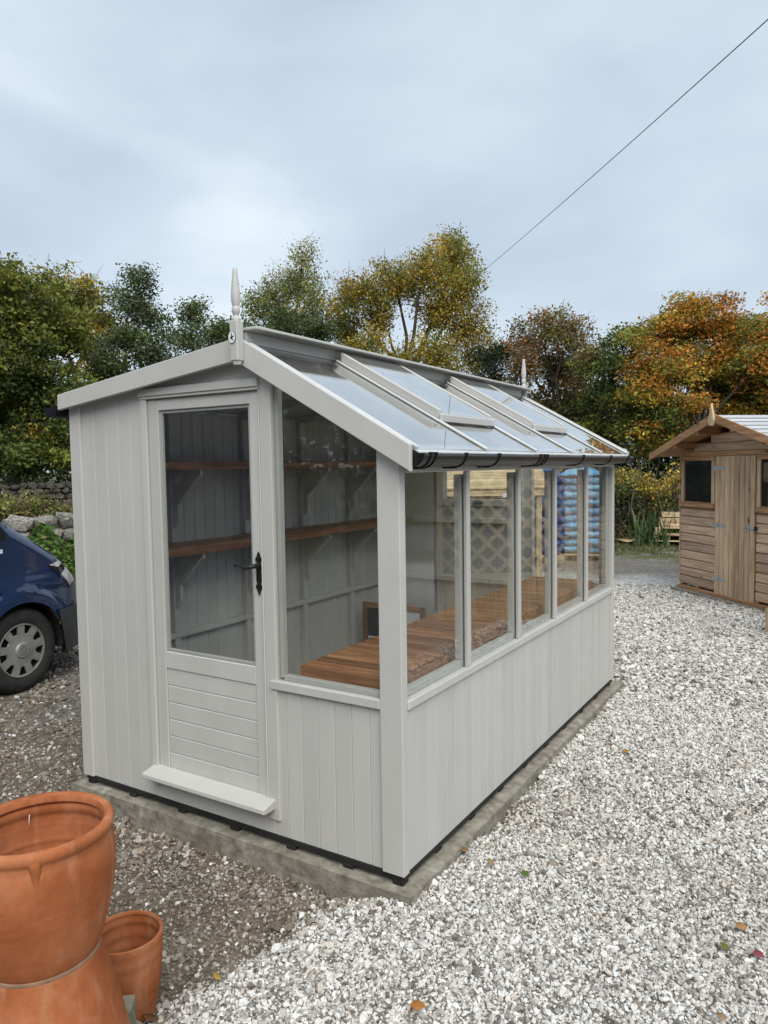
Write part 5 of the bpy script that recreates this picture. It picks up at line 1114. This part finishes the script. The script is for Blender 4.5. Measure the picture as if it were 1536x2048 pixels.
# bramble hedge right of the greenhouse, with its yellow top
def hedge(name, label, p0, p1, h, dep, n, pal, wts, seed, leaf=.07, top=None, per=42, twig=90, z0=GZ):
    r = np.random.default_rng(seed); p0, p1 = np.array(p0), np.array(p1); d = p1-p0; L_ = np.hypot(*d); nv = np.array([-d[1], d[0]])/L_
    T = thing(name, label, 'hedge', (p0[0], p0[1], z0)); 
    t = r.random(n); hh = h*(0.86+0.10*np.sin(t*L_*1.9+seed)+0.07*np.sin(t*L_*4.7)); zz = hh*r.random(n)**.75
    w = dep*np.sqrt(np.clip(1-(zz/h)**3*.7, .1, 1)); o = r.normal(0, .4, n)*w
    C = np.stack([d[0]*t+nv[0]*o, d[1]*t+nv[1]*o, zz], 1)
    cc = shades(pal, wts, n, r, .25)
    if top is not None:
        m_ = (zz > hh*.80)&(r.random(n) < .8); cc[m_] = shades(top, [1]*len(top), int(m_.sum()), r, .2)
    ii = np.repeat(np.arange(n), per); P_ = C[ii]+r.normal(size=(len(ii), 3))*np.array([.13, .13, .10]); P_[:, 2] = np.abs(P_[:, 2])
    V = []; F = []
    for k in range(twig):
        tt = r.random(); o_ = r.normal(0, .35)*dep; b = np.array([d[0]*tt+nv[0]*o_, d[1]*tt+nv[1]*o_, 0]); e = b+np.array([r.normal(0, .3), r.normal(0, .3), h*r.uniform(.6, 1.08)]); m2 = (b+e)/2+r.normal(0, .12, 3)
        v, f = tube_geo([tuple(b), tuple(m2), tuple(e)], [.012, .009, .003], 4, False); q = len(V); V += v; F += [[i+q for i in x] for x in f]
    link('stems', mesh(V, F, TWIG, True), T); link('foliage', leaf_mesh(P_, leaf*.8, cc[ii]*np.exp(r.normal(0, .2, (len(ii), 1))), r=r), T)
hedge('bramble_hedge', 'bramble hedge with bright yellow top beside the brown shed', A_(1225, 17.2), A_(1480, 17.4), 1.75, .9, 620, [DG, MG, BR, (.07, .06, .04), RU, LG], [3, 3, 2, 3, .5, .8], 41, leaf=.075, top=[YE, (.42, .24, .04), LG, (.30, .24, .05)], twig=160)
hedge('bramble_hedge', 'darker hedge with yellow sprays behind the blue sack stacks', A_(840, 18.2), A_(1222, 17.4), 1.75, .9, 600, [DG, MG, BR, GG, (.07, .06, .04)], [3, 3, 2, 1, 2], 42, leaf=.075, top=[YE, OL, BR, GD, LG], twig=160)
hedge('field_hedge', 'clipped hedge with dry grass behind the rough stone wall at left', A_(-160, 15.5), A_(330, 16.2), 1.15, .8, 620, [MG, LG, BR, (.16, .13, .06), DG], [3, 1.6, 2, 2, 2], 43, leaf=.075, top=[LG, (.20, .16, .075), OL], z0=GZ+0.10, twig=150)
# rushes by the pallets
r = np.random.default_rng(51); V = []; F = []; c0 = far_at((1300, 1074), 16.2)
for k in range(90):
    b = np.array([c0[0]+r.normal(0, .22), c0[1]+r.normal(0, .2), GZ]); e = b+np.array([r.normal(0, .22), r.normal(0, .2), r.uniform(.45, .95)]); m2 = (b+e)/2+np.array([r.normal(0, .03), r.normal(0, .03), .06])
    s = np.array([r.normal(), r.normal(), 0])*.012; q = len(V); V += [b-s, b+s, m2+s*.8, m2-s*.8, e]; F += [[q, q+1, q+2, q+3], [q+3, q+2, q+4]]
RUSH = surf('rush_green', [(0.3, (.035, .07, .02)), (0.7, (.08, .12, .035))], scale=4, rough=.6, bump=0)
T = thing('rush_clump', 'clump of upright green rushes in front of the bramble hedge', 'plant', (c0[0], c0[1], GZ)); link('blades', mesh([(v[0]-c0[0], v[1]-c0[1], v[2]-GZ) for v in V], F, RUSH), T)

# rough field walls of stacked limestone
def stone_mesh(seed, mat, sub=2):
    bm = bmesh.new(); bmesh.ops.create_icosphere(bm, subdivisions=sub, radius=0.5)
    for v in bm.verts:
        p = v.co.copy(); m_ = max(abs(p.x), abs(p.y), abs(p.z)); q = p.lerp(p*(0.5/m_), .55)
        v.co = q*(1+0.42*mnoise.noise(p*2.3+Vector((seed*5.3, seed, 2.1))))
    me = bpy.data.meshes.new('stone'); bm.to_mesh(me); bm.free(); me.materials.append(mat); me.shade_smooth(); me.set_sharp_from_angle(angle=R_(28)); return me
def stone_wall(name, label, p0, p1, courses, mat, seed, size, z0):
    r = np.random.default_rng(seed); p0, p1 = np.array(p0), np.array(p1); d = p1-p0; L_ = np.hypot(*d); u = d/L_
    T = thing(name, label, 'wall', (p0[0], p0[1], z0), math.atan2(d[1], d[0])); ms = [stone_mesh(s+seed, mat) for s in range(7)]
    z = 0.0
    for c_ in range(courses):
        x = r.uniform(0, .2); hgt = size*r.uniform(.55, .75)
        while x < L_:
            w_ = size*r.uniform(.8, 1.7); top = c_ == courses-1; hh = hgt*(r.uniform(.9, 1.5) if top else 1.12)
            o = link('stone', ms[r.integers(7)], T, (x+w_/2, r.normal(0, .03), z+hh/2)); o.scale = (w_*1.06, size*1.25, hh); o.rotation_euler = (r.normal(0, .12), r.normal(0, .16), r.normal(0, .3)+math.pi*r.integers(2)); x += w_*.96
        z += hgt
stone_wall('stone_wall', 'low tumbledown wall of pale limestone rocks behind the van', A_(-60, 11.3), A_(200, 11.6), 6, STONE, 61, 0.235, GZ+0.08)
stone_wall('stone_wall', 'long dark field wall in shade under the left trees', A_(-120, 20.5), A_(220, 20.8), 10, STONE_SHADED, 62, 0.21, GZ+0.05)
# nettles and weeds on the bank in front of that wall, and scrubby grass: countless
def weeds():
    r = np.random.default_rng(71); a = np.array(A_(-40, 10.9)); b = np.array(A_(210, 11.1)); c = np.array(A_(205, 8.2)); d = np.array(A_(-10, 8.6))
    n = 34000; u, v = r.random(n), r.random(n)**1.25
    xy = (a*(1-u)[:, None]+b*u[:, None])*(1-v)[:, None]+(d*(1-u)[:, None]+c*u[:, None])*v[:, None]
    hz = GZ+.10+r.random(n)**.55*(.84*(1-v)**.5+.10)*(.85+.15*np.sin(u*17))
    col = shades([(.075, .145, .028), (.12, .20, .042), (.05, .09, .022), (.20, .19, .06), (.18, .09, .04)], [4, 4, 3, .5, .2], n, r, .25)
    tag(link('weeds', leaf_mesh(np.stack([xy[:, 0], xy[:, 1], hz], 1), .075, col, up=.5, r=r)), 'green nettles and weeds on the bank below the pale stone wall', 'weeds', kind='stuff')
    # thin grass at the far edge of the yard
    n = 9000; x = r.uniform(-4.2, .2, n); y = r.uniform(10.8, 13.6, n)-.25*x; g_ = (np.sin(x*2.3+1)+np.sin(y*3.1)+np.sin((x+y)*5))/3
    k = g_ > r.uniform(-.6, .8, n); x, y = x[k], y[k]; n = len(x); P_ = np.stack([x, y, np.full(n, GZ+.02)+r.uniform(0, .05, n)], 1)
    tag(link('grass', leaf_mesh(P_, .085, shades([(.06, .085, .02), (.11, .12, .035), (.18, .155, .07)], [3, 3, 2], n, r), up=-.8, aspect=.16, r=r)), 'thin rough grass along the far edge of the gravel yard', 'grass', kind='stuff')
weeds()

# ------------------------------------------------------------------ overhead wires
def wire(name, label, a, b, sag, rad, n=40):
    a, b = Vector(a), Vector(b); path = [a.lerp(b, t)-Vector((0, 0, sag*4*t*(1-t))) for t in np.linspace(0, 1, n)]
    V, F = tube_geo([p-a for p in path], rad, 6); o = link(name, mesh(V, F, BLACK, True), None, a); tag(o, label, 'cable')
wire('overhead_wire', 'black cable running up across the sky to the top right', far_at((880, 612), 33), far_at((1640, -55), 8.5), 0.10, 0.0065)
wire('overhead_wire', 'thin cable crossing in front of the trees at left', far_at((-60, 682), 16), far_at((520, 690), 20), 0.05, 0.004)

# ------------------------------------------------------------------ fallen leaves
def fallen(px, size, col, label, seed):
    r = np.random.default_rng(seed); d = ray(px); t = (GZ+0.06-CAM[2])/d[2]; p = CAM+t*d
    z = ground_z(np.array([p[0]]), np.array([p[1]]))[0]+0.026
    t = (z-CAM[2])/d[2]; p = CAM+t*d
    n = 9; V = []; F = []
    for s in (-1, 1):
        for i in range(n):
            u = i/(n-1); w = 0.36*math.sin(math.pi*u**.85)*(1+.12*math.sin(u*19)); V.append((u-.5, s*w, .10*w*w*6+.06*(u-.5)**2+.02*math.sin(u*9)))
    V += [(i/(n-1)-.5, 0, .06*(i/(n-1)-.5)**2) for i in range(n)]
    for i in range(n-1): F += [[i, i+1, 2*n+i+1, 2*n+i], [2*n+i, 2*n+i+1, n+i+1, n+i]]
    me = mesh([tuple(np.array(v)*size) for v in V], F, surf('fallen_leaf_'+str(seed), [(0.3, tuple(c*.8 for c in col)), (0.7, col)], scale=30, rough=.6, bump=.3), True)
    sm = link('fallen_leaf', me, None, p); sm.rotation_euler = (r.normal(0, .2), r.normal(0, .2), r.uniform(0, 6.28)); md = sm.modifiers.new('thickness', 'SOLIDIFY'); md.thickness = size*.012
    tag(sm, label, 'leaf', 'fallen leaves on the gravel')
for i, (px, s, c, lab) in enumerate([((836, 2011), .050, (.36, .14, .03), 'curled orange leaf on the gravel at the bottom centre'), ((1050, 1748), .040, (.07, .12, .02), 'dark green leaf on the gravel right of the greenhouse corner'), ((1450, 1893), .050, (.13, .14, .02), 'olive green leaf at lower right on the gravel'), ((1516, 1908), .042, (.22, .04, .05), 'dark red leaf at the right edge of the gravel'), ((506, 1718), .038, (.42, .28, .03), 'bright yellow leaf lying by the concrete base below the door'), ((434, 1953), .036, (.40, .26, .04), 'small yellow leaf near the small terracotta pot'), ((1482, 1853), .045, (.33, .17, .06), 'tan leaf just above the olive one on the gravel'), ((1252, 1502), .050, (.35, .17, .03), 'orange leaf far along the gravel beside the greenhouse'), ((930, 1700), .040, (.24, .13, .04), 'brown leaf close to the long side of the base'), ((1443, 2034), .040, (.30, .19, .10), 'pale brown leaf at the bottom right corner'), ((300, 2036), .060, (.16, .07, .03), 'dark brown crumpled leaf at the foot of the small pot'), ((982, 1724), .040, (.30, .21, .10), 'buff leaf on the gravel near the greenhouse corner')]):
    fallen(px, s, c, lab, 80+i)
print('leaves', nl)
